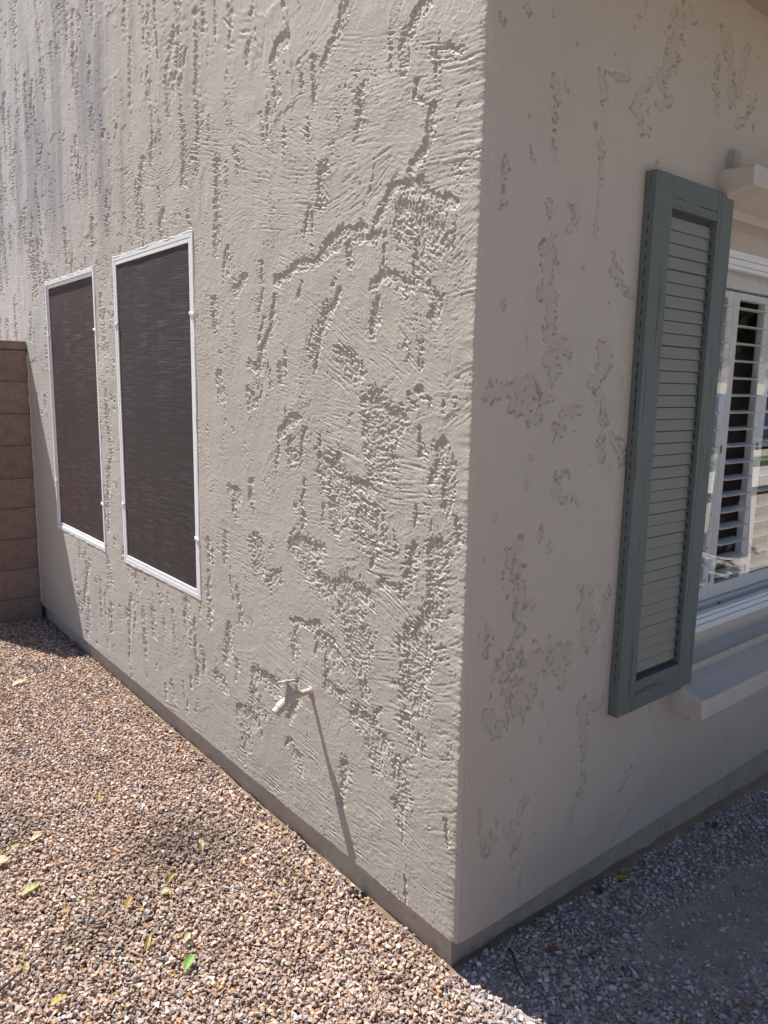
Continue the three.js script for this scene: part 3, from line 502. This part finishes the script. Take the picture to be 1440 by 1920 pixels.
// ---------------------------------------------------------------- garden tap
{
  const t = thing('garden_tap', 'small beige painted hose tap sticking out of the sunlit wall', 'tap', [0, 0.578, -0.717]); t.scale.setScalar(1.1);
  const pm = std({ color: lin(0.48, 0.43, 0.375), roughness: 0.55, bumpMap: grainAt(2), bumpScale: 0.0006 }), pl = std({ color: lin(0.46, 0.44, 0.41), roughness: 0.5 });
  const rod = (a, b, r0, r1, n = 16) => { const A = new THREE.Vector3(...a), B = new THREE.Vector3(...b), g = new THREE.CylinderGeometry(r1, r0, A.distanceTo(B), n); g.translate(0, A.distanceTo(B) / 2, 0); g.applyQuaternion(new THREE.Quaternion().setFromUnitVectors(new THREE.Vector3(0, 1, 0), B.clone().sub(A).normalize())); return g.translate(...a); };
  part('flange', [rod([0.012, 0, 0], [-0.004, 0, 0], 0.017, 0.014)], pm, t);
  part('pipe', [rod([0.01, 0, 0], [-0.05, -0.001, 0], 0.0095, 0.0095), rod([-0.044, 0, 0], [-0.056, 0, 0], 0.0125, 0.0125, 6)], pm, t);
  const bg = new THREE.SphereGeometry(0.0165, 18, 12); bg.scale(1.25, 0.95, 0.95); bg.translate(-0.07, -0.001, 0);
  part('body', [bg, rod([-0.07, 0, 0], [-0.094, -0.016, 0], 0.0145, 0.0125)], pm, t);
  part('stem', [rod([-0.07, 0.004, 0], [-0.073, 0.021, -0.006], 0.0125, 0.0115, 6), rod([-0.073, 0.021, -0.006], [-0.074, 0.029, -0.009], 0.009, 0.008), rod([-0.074, 0.029, -0.009], [-0.076, 0.044, -0.0145], 0.0045, 0.0045)], pm, t);
  const sh = new THREE.Shape(); for (let k = 0; k <= 48; k++) { const a = (k / 48) * 6.28319, r = 0.027 + 0.0035 * Math.cos(a * 6); sh[k ? 'lineTo' : 'moveTo'](r * Math.cos(a), r * Math.sin(a)); }
  for (let k = 0; k < 4; k++) { const h = new THREE.Path(); h.absarc(0.0155 * Math.cos(k * 1.5708 + 0.5), 0.0155 * Math.sin(k * 1.5708 + 0.5), 0.0064, 0, 6.283, true); sh.holes.push(h); }
  const hg = new THREE.ExtrudeGeometry(sh, { depth: 0.0035, bevelEnabled: true, bevelThickness: 0.0015, bevelSize: 0.0015, bevelSegments: 2 }); hg.scale(1.08, 0.6, 1); hg.rotateX(-Math.PI / 2 - 0.33); hg.rotateZ(-0.1); hg.translate(-0.0755, 0.042, -0.014);
  part('handle', hg, pm, t);
  part('screw', rod([-0.076, 0.045, -0.015], [-0.0765, 0.0495, -0.0165], 0.0055, 0.0045, 8), pm, t);
  part('hose_coupling', [rod([-0.092, -0.0145, 0], [-0.112, -0.029, 0], 0.0165, 0.0165, 20), rod([-0.112, -0.029, 0], [-0.1145, -0.0308, 0], 0.0135, 0.0135, 20), rod([-0.1145, -0.0308, 0], [-0.126, -0.039, 0], 0.0145, 0.0142, 20)], pl, t);
}

// ---------------------------------------------------------------- block wall
{
  const bw = thing('block_wall', 'brown concrete block wall pier meeting the far end of the sunlit wall', 'wall', [-0.25, 0, -4.15]);
  const bt = texture(512, 512, (u, v) => { const n = tileNoise(u, v, 9, 4), f = tileNoise(u, v, 90, 2), k = 0.94 + 0.16 * n + 0.16 * f; return [0.57 * k, 0.495 * k, 0.452 * k]; }, true);
  const mats = [1, 0.93, 1.05].map((k) => std({ map: bt, color: lin(k, k * (k > 1 ? 0.98 : 1), k), roughness: 0.95, bumpMap: grainAt(3), bumpScale: 0.004 }));
  const mort = std({ color: lin(0.2, 0.155, 0.125), roughness: 1, bumpMap: grainAt(4), bumpScale: 0.003 });
  const ys = [-0.06, 0.146, 0.348, 0.556, 0.762, 0.96, 1.176, 1.382, 1.588, 1.789], half = [-0.235, 0.247];
  const fg = metricUV(box(half[0], half[1], 0, 0.199, 0.0, 0.13, 0.005)), bk = metricUV(box(half[0], half[1], 0, 0.199, -0.2, -0.003, 0.005));
  ys.forEach((y, k) => { if (k === 9) return; for (const g of [fg, bk]) { const b = part('block', g, mats[(k * 2 + (g === bk ? 1 : 0)) % 3], bw); b.position.set(rr(-0.002, 0.002), y + 0.004, rr(-0.0015, 0.0015)); b.scale.y = ((ys[k + 1] - y) - 0.006) / 0.199; } });
  part('mortar', box(half[0] + 0.006, half[1] - 0.004, -0.3, 1.79, -0.19, 0.124), mort, bw);
  part('cap_block', metricUV(box(half[0] - 0.002, half[1], 1.793, 1.846, -0.205, 0.131, 0.004)), mats[0], bw);
  const pts = []; for (let k = 0; k <= 40; k++) pts.push(new THREE.Vector3(0.2485 + rr(-0.003, 0.002), 0.1 + 1.66 * k / 40, 0.131 + rr(-0.002, 0.004)));
  part('caulk', new THREE.TubeGeometry(new THREE.CatmullRomCurve3(pts), 120, 0.006, 6), std({ color: lin(0.5, 0.46, 0.42), roughness: 0.9 }), bw);
}

// ---------------------------------------------------------------- ground
function soilY(x, z) {
  const front = sstep(-0.04, 0.3, z), xr = clamp(x, 0, 4);
  let y = -0.026 + 0.010 * noise(x * 1.7, z * 1.7) + 0.004 * noise(x * 6, z * 6);
  y += 0.007 * noise(x * 9 + 3, z * 9) * sstep(-0.12, -0.02, Math.min(x, 0) * (z < 0 ? 1 : 0) + (z > 0 ? -z : 0));
  y -= front * 0.03 + sstep(-0.1, 0.02, z) * 0.068 * Math.max(0, xr - 0.25) * (1 - sstep(2, 6, z));
  y += 0.035 * sstep(-0.25, -0.75, x) * sstep(-2.2, -3.2, z);
  y += 0.012 * Math.exp(-(((x + 0.55) / 0.3) ** 2)) ;
  return y;
}
const bare = (x, z) => clamp(1.25 * Math.exp(-(((x - 0.72) / 0.2) ** 2 + ((z - 0.26) / 0.075) ** 2)) + 1.2 * Math.exp(-(((x - 1.2) / 0.33) ** 2 + ((z - 0.29) / 0.1) ** 2)) + 0.9 * Math.exp(-(((x - 0.95) / 0.5) ** 2 + ((z - 0.42) / 0.12) ** 2)));
const ground = thing('ground', 'bare brown soil under the gravel around the house', 'ground', [0, 0, 0], null, 'structure');
{
  const xs = [-90, -40, -18, -9, -5, -3.5], zs = [-90, -40, -18, -9, -6, -5];
  for (let x = -2.6; x <= 3.4; x += 0.035) xs.push(x); for (let z = -4.4; z <= 2.2; z += 0.035) zs.push(z);
  xs.push(4, 5, 7, 10, 14, 20, 30, 50, 120); zs.push(3, 4, 6, 10, 20, 40, 120);
  const pos = [], col = [], uv = [], idx = [];
  for (const z of zs) for (const x of xs) {
    pos.push(x, soilY(x, z), z); uv.push(x, z);
    const n = 1 + 0.25 * fbm(x * 5, z * 5, 3), f = z > -0.02 && x > -0.1 ? 1 : 0, far = Math.max(Math.abs(x), Math.abs(z)) > 5;
    const c = far ? [0.5, 0.43, 0.35] : f ? [0.42, 0.345, 0.3] : [0.26, 0.18, 0.12]; col.push(c[0] * n, c[1] * n, c[2] * n);
  }
  const nx = xs.length;
  for (let j = 0; j < zs.length - 1; j++) for (let i = 0; i < nx - 1; i++) { const a = j * nx + i; idx.push(a, a + nx, a + nx + 1, a, a + nx + 1, a + 1); }
  const g = new THREE.BufferGeometry(); g.setAttribute('position', new THREE.Float32BufferAttribute(pos, 3)); g.setAttribute('color', new THREE.Float32BufferAttribute(col, 3)); g.setAttribute('uv', new THREE.Float32BufferAttribute(uv, 2)); g.setIndex(idx); g.computeVertexNormals();
  part('soil', g, std({ vertexColors: true, roughness: 1, bumpMap: grainAt(7), bumpScale: 0.006 }), ground);
}
seed = 31337;
const stoneShapes = [];
for (let k = 0; k < 9; k++) {
  const pts = [], sx = rr(0.8, 1.25), sy = rr(0.5, 0.8), sz = rr(0.65, 1);
  for (let i = 0; i < 8 + (k % 4); i++) { const a = rnd() * 6.283, c = rr(-1, 1), r = Math.sqrt(1 - c * c), s = rr(0.82, 1.12); pts.push(new THREE.Vector3(r * Math.cos(a) * sx * s, c * sy * s, r * Math.sin(a) * sz * s)); }
  const g = new ConvexGeometry(pts), p = g.attributes.position, uv = new Float32Array(p.count * 2);
  for (let i = 0; i < p.count; i++) { uv[2 * i] = p.getX(i) * 0.4; uv[2 * i + 1] = p.getZ(i) * 0.4; }
  g.setAttribute('uv', new THREE.BufferAttribute(uv, 2)); stoneShapes.push(g);
}
const warmStones = [[0.52, 0.38, 0.27], [0.48, 0.33, 0.24], [0.55, 0.42, 0.32], [0.45, 0.32, 0.25], [0.4, 0.31, 0.26], [0.58, 0.47, 0.36], [0.5, 0.35, 0.29], [0.28, 0.2, 0.17], [0.62, 0.55, 0.48], [0.5, 0.31, 0.17], [0.38, 0.3, 0.28], [0.46, 0.36, 0.32]];
const coolStones = [[0.42, 0.37, 0.34], [0.34, 0.29, 0.27], [0.5, 0.45, 0.42], [0.28, 0.23, 0.22], [0.4, 0.31, 0.26], [0.6, 0.57, 0.55], [0.32, 0.28, 0.28], [0.44, 0.34, 0.28], [0.22, 0.18, 0.17]];
const stoneGrain = texture(256, 256, (u, v) => { const k = 0.9 + 0.3 * tileNoise(u, v, 22, 3); return [k, k, k]; });
const stoneMat = std({ color: 0xffffff, map: stoneGrain, roughness: 0.85 });
const M4 = new THREE.Matrix4(), Q = new THREE.Quaternion(), EU = new THREE.Euler(), P3 = new THREE.Vector3(), S3 = new THREE.Vector3(), C3 = new THREE.Color();
function stoneColor(pal, x, z, k = 1) {
  const c = pal[Math.floor(rnd() * pal.length)], warm = pal === warmStones, j = rr(0.8, 1.2) * k, w = rr(-0.02, 0.02); return C3.setRGB(c[0] * j + w, c[1] * j * (warm ? 0.965 : 1), c[2] * j * (warm ? 0.975 : 1.04) - w * 0.7);
}
function scatter(list, label) {
  const g = thing('gravel', label, 'gravel', [0, 0, 0], null, 'stuff');
  const per = stoneShapes.map(() => []); list.forEach((s) => per[Math.floor(rnd() * per.length)].push(s));
  per.forEach((L, k) => {
    const im = new THREE.InstancedMesh(stoneShapes[k], stoneMat, L.length); im.name = 'gravel_stones'; im.castShadow = im.receiveShadow = true; im.userData.kind = 'stuff';
    L.forEach((s, i) => { EU.set(s.t[0], s.t[1], s.t[2]); Q.setFromEuler(EU); M4.compose(P3.set(s.x, s.y, s.z), Q, S3.set(s.r * s.q[0], s.r * s.q[1], s.r * s.q[2])); im.setMatrixAt(i, M4); im.setColorAt(i, C3.setRGB(...s.c)); });
    g.add(im);
  });
}
const stone = (x, z, r, lift, c, flat) => ({ x, z, y: soilY(x, z) + lift, r, t: flat ? [rr(-0.35, 0.35), rnd() * 6.28, rr(-0.35, 0.35)] : [rr(-0.55, 0.55), rnd() * 6.28, rr(-0.55, 0.55)], q: [rr(0.85, 1.2), rr(0.8, 1.15), rr(0.8, 1.15)], c: [c.r, c.g, c.b] });
const damp = (x, z) => 0.62 * Math.exp(-(((x + 0.32) / 0.17) ** 2 + ((z + 1.0) / 0.22) ** 2)) + 0.4 * Math.exp(-(((x + 0.75) / 0.14) ** 2 + ((z + 0.75) / 0.1) ** 2));
{
  const L = [], cell = 0.0128;
  for (let layer = 0; layer < 3; layer++) for (let x = -1.75; x < 0.012; x += cell) for (let z = -4.02; z < 1.0; z += cell) {
    if (layer === 2 && rnd() < 0.55) continue;
    const px = x + rr(-0.5, 0.5) * cell, pz = z + rr(-0.5, 0.5) * cell;
    if (px > 0.008 && pz < 0) continue;
    if (pz > 0.02 && rnd() < sstep(-0.2, 0.1, px - 0.05)) continue;
    if (px > -0.03 && rnd() < 0.5) continue;
    const big = rnd() < 0.06 ? 1.35 : 1, r = rr(0.0056, 0.0104) * big, grey = sstep(0.05, 0.4, noise(px * 2.2 + 4, pz * 2.2) + 0.35 * noise(px * 7, pz * 7));
    const c = stoneColor(rnd() < 0.05 + 0.12 * grey ? coolStones : warmStones, px, pz, (1 - damp(px, pz)) * (1 - 0.22 * sstep(0.1, 0.45, fbm(px * 3.1 + 2, pz * 3.1, 2))) * (layer === 0 ? 0.85 : 1));
    L.push(stone(px, pz, r, 0.003 + layer * 0.0065 + rr(-0.002, 0.002), c));
  }
  scatter(L, 'sunlit tan and pinkish crushed stone gravel along the side wall');
}
{
  const L = [], cell = 0.0135;
  for (let layer = 0; layer < 2; layer++) for (let x = -0.35; x < 3.0; x += cell) for (let z = -0.012; z < 1.5; z += cell) {
    const px = x + rr(-0.5, 0.5) * cell, pz = z + rr(-0.5, 0.5) * cell;
    if (pz < -0.01 || (pz < 0 && px < 0)) continue;
    if (px < 0.03 && rnd() < sstep(0.1, -0.2, px - 0.05)) continue;
    const b = bare(px, pz) + 0.25 * noise(px * 9, pz * 9);
    if (rnd() < b * 0.84 || (layer === 1 && rnd() < 0.35 + b)) continue;
    const big = rnd() < 0.08 ? 1.45 : 1, r = rr(0.0054, 0.0122) * big;
    L.push(stone(px, pz, r, 0.001 + layer * 0.005 + rr(-0.002, 0.002), stoneColor(rnd() < 0.84 ? coolStones : warmStones, px, pz, 1.12), true));
  }
  for (let k = 0; k < 36000; k++) { const x = rr(0, 2.6), z = rr(0, 1.2); L.push(stone(x, z, rr(0.0014, 0.0038), 0.0008, stoneColor(coolStones, x, z, 0.95), true)); }
  scatter(L, 'grey crushed stone gravel and grit in the shade of the front wall');
}
// the larger stones of the foreground, one by one
{
  const mats = [...warmStones.slice(0, 7), ...coolStones.slice(0, 6)].map((c) => std({ map: stoneGrain, color: lin(...c), roughness: 0.85 }));
  for (let k = 0; k < 280; k++) {
    const left = k < 190, x = left ? rr(-1.05, -0.05) : rr(0.03, 0.62), z = left ? rr(-1.3, -0.1) : rr(0.03, 0.55);
    if (!left && rnd() < bare(x, z) * 0.9) continue;
    const m = part('stone', stoneShapes[k % 9], mats[left ? Math.floor(rnd() * 8) : 7 + Math.floor(rnd() * 6)], ground), r = left ? rr(0.0098, 0.013) : rr(0.0095, 0.0145);
    m.position.set(x, soilY(x, z) + (left ? 0.017 : 0.006), z); m.rotation.set(rr(-0.5, 0.5), rnd() * 6.28, rr(-0.5, 0.5)); m.scale.set(r, r * rr(0.8, 1.1), r);
  }
}

// ---------------------------------------------------------------- fallen leaves and twigs
function leafGeo(L, W, bend, fold, twist) {
  const nu = 14, nv = 6, pos = [], uv = [], idx = [];
  for (let i = 0; i <= nu; i++) { const t = i / nu, w = W * Math.pow(Math.sin(Math.PI * Math.pow(t, 0.85)), 0.8) * (t > 0.92 ? 0.8 : 1) + 0.0004;
    for (let j = 0; j <= nv; j++) { const s = (j / nv) * 2 - 1, x = (t - 0.5) * L, y0 = bend * L * (1 - (2 * t - 1) ** 2) + fold * w * Math.abs(s) + 0.0012 * Math.sin(t * 23 + s * 2), z0 = s * w, a = twist * (t - 0.5);
      pos.push(x, y0 * Math.cos(a) - z0 * Math.sin(a), y0 * Math.sin(a) + z0 * Math.cos(a)); uv.push(t, j / nv); } }
  for (let i = 0; i < nu; i++) for (let j = 0; j < nv; j++) { const a = i * (nv + 1) + j; idx.push(a, a + 1, a + nv + 2, a, a + nv + 2, a + nv + 1); }
  const g = new THREE.BufferGeometry(); g.setAttribute('position', new THREE.Float32BufferAttribute(pos, 3)); g.setAttribute('uv', new THREE.Float32BufferAttribute(uv, 2)); g.setIndex(idx); g.computeVertexNormals(); return g;
}
const leafTex = texture(256, 128, (u, v) => { const rib = Math.abs(v - 0.5) < 0.03 ? 1.25 : 1, vein = 0.93 + 0.12 * Math.sin((u * 40 + Math.abs(v - 0.5) * 30)), spot = 1 - 0.5 * sstep(0.3, 0.5, fbm(u * 9, v * 6, 2)); const k = clamp(0.72 * rib * vein * spot); return [k, k, k]; });
const leafMats = {};
function leafMat(c) { const k = c.join(); return (leafMats[k] ??= new THREE.MeshPhysicalMaterial({ map: leafTex, color: lin(...c), roughness: 0.6, transmission: 0.25, thickness: 0, side: THREE.DoubleSide })); }
const GREEN = [0.24, 0.5, 0.08], LIME = [0.5, 0.5, 0.14], YELLOW = [0.58, 0.42, 0.1], PALE = [0.64, 0.55, 0.3], ORANGE = [0.52, 0.28, 0.07], BROWN = [0.28, 0.11, 0.05], RED = [0.2, 0.06, 0.04];
function leaf(label, x, z, c, L, W, yaw, o = {}) {
  const t = thing('fallen_leaf', label, 'leaf', [x, soilY(x, z) + (o.lift ?? 0.028), z], 'fallen leaves on the gravel');
  t.rotation.set(o.tip ?? 0.15, yaw, o.roll ?? 0.1, 'YXZ');
  part('blade', leafGeo(L, W, o.bend ?? 0.08, o.fold ?? 0.25, o.twist ?? 0.3), leafMat(c), t);
  const st = new THREE.CylinderGeometry(0.0006, 0.0009, L * 0.22, 6); st.rotateZ(Math.PI / 2); st.translate(-L * 0.6, 0.0004, 0); part('stalk', st, leafMat(c), t);
}
leaf('bright green leaf on the sunlit gravel, the only green one', -0.57, -0.465, GREEN, 0.055, 0.011, 0.75, { fold: 0.35 });
leaf('narrow golden leaf standing on edge left of the bright green leaf', -0.632, -0.603, YELLOW, 0.05, 0.007, 1.0, { fold: 0.6, roll: 0.5 });
leaf('pale cream leaf just above the bright green leaf', -0.534, -0.553, PALE, 0.034, 0.008, 0.7);
leaf('long pale lime leaf lying at the left side of the sunlit gravel', -0.828, -1.061, LIME, 0.066, 0.012, 0.25, { fold: 0.2 });
leaf('faded yellow leaf near the left edge below the shaded footing', -0.742, -1.335, PALE, 0.05, 0.01, 0.35);
leaf('thin yellow leaf standing upright in the middle of the sunlit gravel', -0.491, -1.445, YELLOW, 0.05, 0.006, 1.2, { roll: 0.6, fold: 0.8 });
leaf('curled yellow leaf beside the dark damp gravel patch', -0.308, -0.934, LIME, 0.045, 0.008, 1.25, { bend: 0.25, fold: 0.7 });
leaf('folded amber leaf left of the damp gravel patch', -0.461, -0.829, YELLOW, 0.045, 0.008, 0.6, { fold: 0.9, bend: 0.2 });
leaf('small round butter yellow leaf below the folded amber one', -0.503, -0.777, PALE, 0.03, 0.011, 0.1, { bend: 0.2 });
leaf('orange yellow leaf leaning between stones at centre left', -0.613, -0.806, ORANGE, 0.045, 0.009, 0.75, { roll: 0.4 });
leaf('broad pale leaf cut by the left edge of the photo', -0.871, -1.265, PALE, 0.05, 0.02, -0.4);
leaf('small buff leaf low at the left edge of the gravel', -0.928, -0.728, PALE, 0.035, 0.008, 1.3, { roll: 0.5 });
leaf('tan leaf near the bottom left corner of the photo', -0.89, -0.557, YELLOW, 0.045, 0.009, 0.1);
leaf('little gold leaf high at the left edge of the gravel', -0.813, -1.323, YELLOW, 0.035, 0.007, 0.5);
leaf('rust brown leaf on the far gravel near the block wall shadow', -0.182, -2.268, BROWN, 0.065, 0.014, 0.1, { bend: 0.15, lift: 0.034 });
leaf('dull yellow leaf inside the shadow of the block wall', -0.209, -3.509, LIME, 0.07, 0.013, -0.6);
leaf('pale pair-like leaf on the far gravel by the left edge', -0.439, -2.809, PALE, 0.09, 0.016, 0.3);
leaf('bright yellow leaf against the front footing in shade', 0.819, 0.012, YELLOW, 0.04, 0.011, 0.0, { fold: 0.3, lift: 0.02 });
leaf('golden leaf under the bright yellow one by the front footing', 0.785, 0.02, [0.7, 0.48, 0.06], 0.042, 0.01, -0.25, { lift: 0.014 });
leaf('tiny yellow leaf right of the yellow pair by the footing', 0.858, 0.032, YELLOW, 0.018, 0.004, 0.4, { lift: 0.013 });
leaf('dark red brown leaf close to the front footing', 0.658, 0.02, RED, 0.04, 0.011, 0.3, { lift: 0.016 });
leaf('dry brown curled leaf in the shaded gravel past the corner', 0.305, 0.109, BROWN, 0.05, 0.008, -0.5, { bend: 0.2, lift: 0.014 });
leaf('rusty leaf against the footing far along the front wall', 1.416, 0.03, RED, 0.05, 0.012, 0.3, { lift: 0.016 });
const bark = std({ color: lin(0.13, 0.1, 0.085), roughness: 0.95, bumpMap: grainAt(20), bumpScale: 0.004 });
function twig(label, pts, r, c = bark, lift = 0.02) {
  const P = pts.map(([x, z, e = 0]) => new THREE.Vector3(x, soilY(x, z) + lift + e, z)), curve = new THREE.CatmullRomCurve3(P), t = thing('twig', label, 'twig', [P[0].x, P[0].y, P[0].z]);
  const g = new THREE.TubeGeometry(curve, 24, r, 7), p = g.attributes.position, q = new THREE.Vector3();
  for (let i = 0; i <= 24; i++) { curve.getPointAt(i / 24, q); const s = (1 - 0.5 * (i / 24)) * (1 + 0.25 * noise(i * 0.7, r * 999)); for (let k = 0; k <= 7; k++) { const o = i * 8 + k; p.setXYZ(o, q.x + (p.getX(o) - q.x) * s, q.y + (p.getY(o) - q.y) * s, q.z + (p.getZ(o) - q.z) * s); } }
  g.translate(-P[0].x, -P[0].y, -P[0].z); g.computeVertexNormals(); part('stick', g, c, t); return t;
}
twig('dark thick twig on the shaded gravel by the house corner', [[0.2, 0.03], [0.186, 0.058, 0.004], [0.166, 0.085], [0.15, 0.12, 0.002]], 0.0046, bark, 0.016);
twig('thin pale straw across the sunlit gravel near the tap', [[-0.12, -1.12], [-0.1, -1.02, 0.006], [-0.06, -0.93]], 0.0014, std({ color: lin(0.5, 0.4, 0.28), roughness: 0.8 }), 0.03);
twig('dark broken twig at the left edge of the gravel', [[-1.02, -0.68], [-0.97, -0.7, 0.006], [-0.93, -0.735]], 0.005, bark, 0.028);
twig('short grey twig on the bare soil patch', [[0.36, 0.16], [0.40, 0.175, 0.003], [0.45, 0.17]], 0.0022, bark, 0.012);
twig('thin twig beside the front footing', [[0.34, 0.05], [0.4, 0.045, 0.004], [0.47, 0.06]], 0.0016, bark, 0.018);

// ---------------------------------------------------------------- the street that the front glass mirrors
{
  const flat = (name, x0, x1, z0, z1, y, m) => { const g = new THREE.PlaneGeometry(x1 - x0, z1 - z0); g.rotateX(-Math.PI / 2); g.translate((x0 + x1) / 2, y, (z0 + z1) / 2); const o = part(name, metricUV(g), m, scene); o.userData.kind = 'structure'; return o; };
  flat('pavement', -30, 60, 4.3, 5.9, 0.02, std({ color: lin(0.55, 0.51, 0.46), roughness: 0.9, bumpMap: grainAt(2), bumpScale: 0.002 }));
  flat('street', -30, 60, 8.6, 16, 0.03, std({ color: lin(0.12, 0.12, 0.12), roughness: 0.9 }));
  const lawn = flat('lawn', -30, 60, 5.9, 7.1, 0.025, std({ color: lin(0.1, 0.2, 0.05), roughness: 1, bumpMap: grainAt(6), bumpScale: 0.03 }));
  lawn.userData.kind = 'stuff';
  const nh = thing('neighbour_house', 'pale house with white garage door across the street, mirrored in the front glass', 'house', [42, 0, 22]);
  part('wall', box(-9, 9, 0, 3.2, 0, 8), std({ color: lin(0.6, 0.52, 0.42), roughness: 0.9 }), nh);
  part('garage_door', box(-4, 1, 0, 2.3, -0.06, -0.01), std({ color: lin(0.8, 0.8, 0.78), roughness: 0.6 }), nh);
  const rs = new THREE.Shape([new THREE.Vector2(-9.6, 3.2), new THREE.Vector2(9.6, 3.2), new THREE.Vector2(0, 6)]);
  part('roof', new THREE.ExtrudeGeometry(rs, { depth: 9, bevelEnabled: false }).translate(0, 0, -0.5), std({ color: lin(0.25, 0.15, 0.1), roughness: 0.9 }), nh);
  const car = thing('parked_car', 'dark blue parked car mirrored in the front window glass', 'car', [21.5, 0.03, 9.7]);
  const cs = new THREE.Shape(); cs.moveTo(-2.2, 0.3); cs.lineTo(-2.25, 0.8); cs.quadraticCurveTo(-1.7, 0.95, -1.1, 0.98); cs.quadraticCurveTo(-0.7, 1.42, -0.1, 1.45); cs.quadraticCurveTo(0.8, 1.46, 1.4, 1.0); cs.lineTo(2.15, 0.92); cs.quadraticCurveTo(2.3, 0.7, 2.25, 0.3); cs.closePath();
  part('body', new THREE.ExtrudeGeometry(cs, { depth: 1.5, bevelEnabled: true, bevelThickness: 0.12, bevelSize: 0.08, bevelSegments: 3 }).translate(0, 0, -0.75), std({ color: lin(0.03, 0.05, 0.12), roughness: 0.3, metalness: 0.3 }), car);
  const ws = new THREE.Shape(); ws.moveTo(-0.9, 0.98); ws.quadraticCurveTo(-0.6, 1.34, -0.1, 1.36); ws.quadraticCurveTo(0.6, 1.36, 1.1, 1.0); ws.closePath();
  part('window', new THREE.ExtrudeGeometry(ws, { depth: 1.76, bevelEnabled: false }).translate(0, 0.02, -0.88), darkGlass, car);
  for (const [x, z] of [[-1.35, -0.82], [1.4, -0.82], [-1.35, 0.82], [1.4, 0.82]]) { const w = new THREE.CylinderGeometry(0.33, 0.33, 0.22, 24); w.rotateX(Math.PI / 2); part('wheel', w.translate(x, 0.33, z), std({ color: lin(0.03, 0.03, 0.03), roughness: 0.8 }), car); }
  const leafG = new THREE.BufferGeometry(); leafG.setAttribute('position', new THREE.Float32BufferAttribute([-0.5, 0, 0, 0, 0.05, 0.28, 0.5, 0, 0, 0, -0.03, -0.28], 3)); leafG.setIndex([0, 1, 2, 0, 2, 3]); leafG.computeVertexNormals();
  const tm = std({ color: 0xffffff, roughness: 0.7, side: THREE.DoubleSide });
  const tree = (label, x, z, h, R, n, sd) => {
    seed = sd; const t = thing('tree', label, 'tree', [x, 0, z]);
    const tp = []; for (let k = 0; k <= 8; k++) tp.push(new THREE.Vector2(0.2 * (1 - 0.07 * k), k / 8 * h * 0.6)); part('trunk', new THREE.LatheGeometry(tp, 12), bark, t);
    const im = new THREE.InstancedMesh(leafG, tm, n); im.name = 'crown'; im.castShadow = im.receiveShadow = true; im.userData.kind = 'stuff';
    const cl = []; for (let k = 0; k < 22; k++) { const a = rnd() * 6.28, c = rr(-0.7, 1), q = R * rr(0.35, 0.95) * Math.sqrt(1 - c * c * 0.8); cl.push([q * Math.cos(a), h * 0.68 + c * h * 0.3, q * Math.sin(a), R * rr(0.28, 0.5)]); }
    for (let i = 0; i < n; i++) { const b = cl[i % 22], a = rnd() * 6.28, c = rr(-1, 1), q = b[3] * Math.cbrt(rnd()), s = Math.sqrt(1 - c * c); EU.set(rnd() * 6.28, rnd() * 6.28, rnd() * 6.28); Q.setFromEuler(EU); const z0 = rr(0.12, 0.24); M4.compose(P3.set(b[0] + q * s * Math.cos(a), b[1] + q * c, b[2] + q * s * Math.sin(a)), Q, S3.set(z0, z0, z0)); im.setMatrixAt(i, M4); im.setColorAt(i, C3.setRGB(rr(0.05, 0.1), rr(0.09, 0.15), rr(0.03, 0.05))); }
    t.add(im);
  };
  tree('spreading leafy tree at the street, mirrored high in the front window', 15.5, 7.6, 7, 3.4, 6000, 71);
  tree('small leafy tree in the front yard, mirrored low in the front glass', 6.0, 2.0, 4.6, 1.5, 4500, 73);
  tree('smaller dark tree farther along the street, mirrored at the right of the glass', 27, 9, 6, 2.8, 5000, 72);
}

renderer.render(scene, camera);
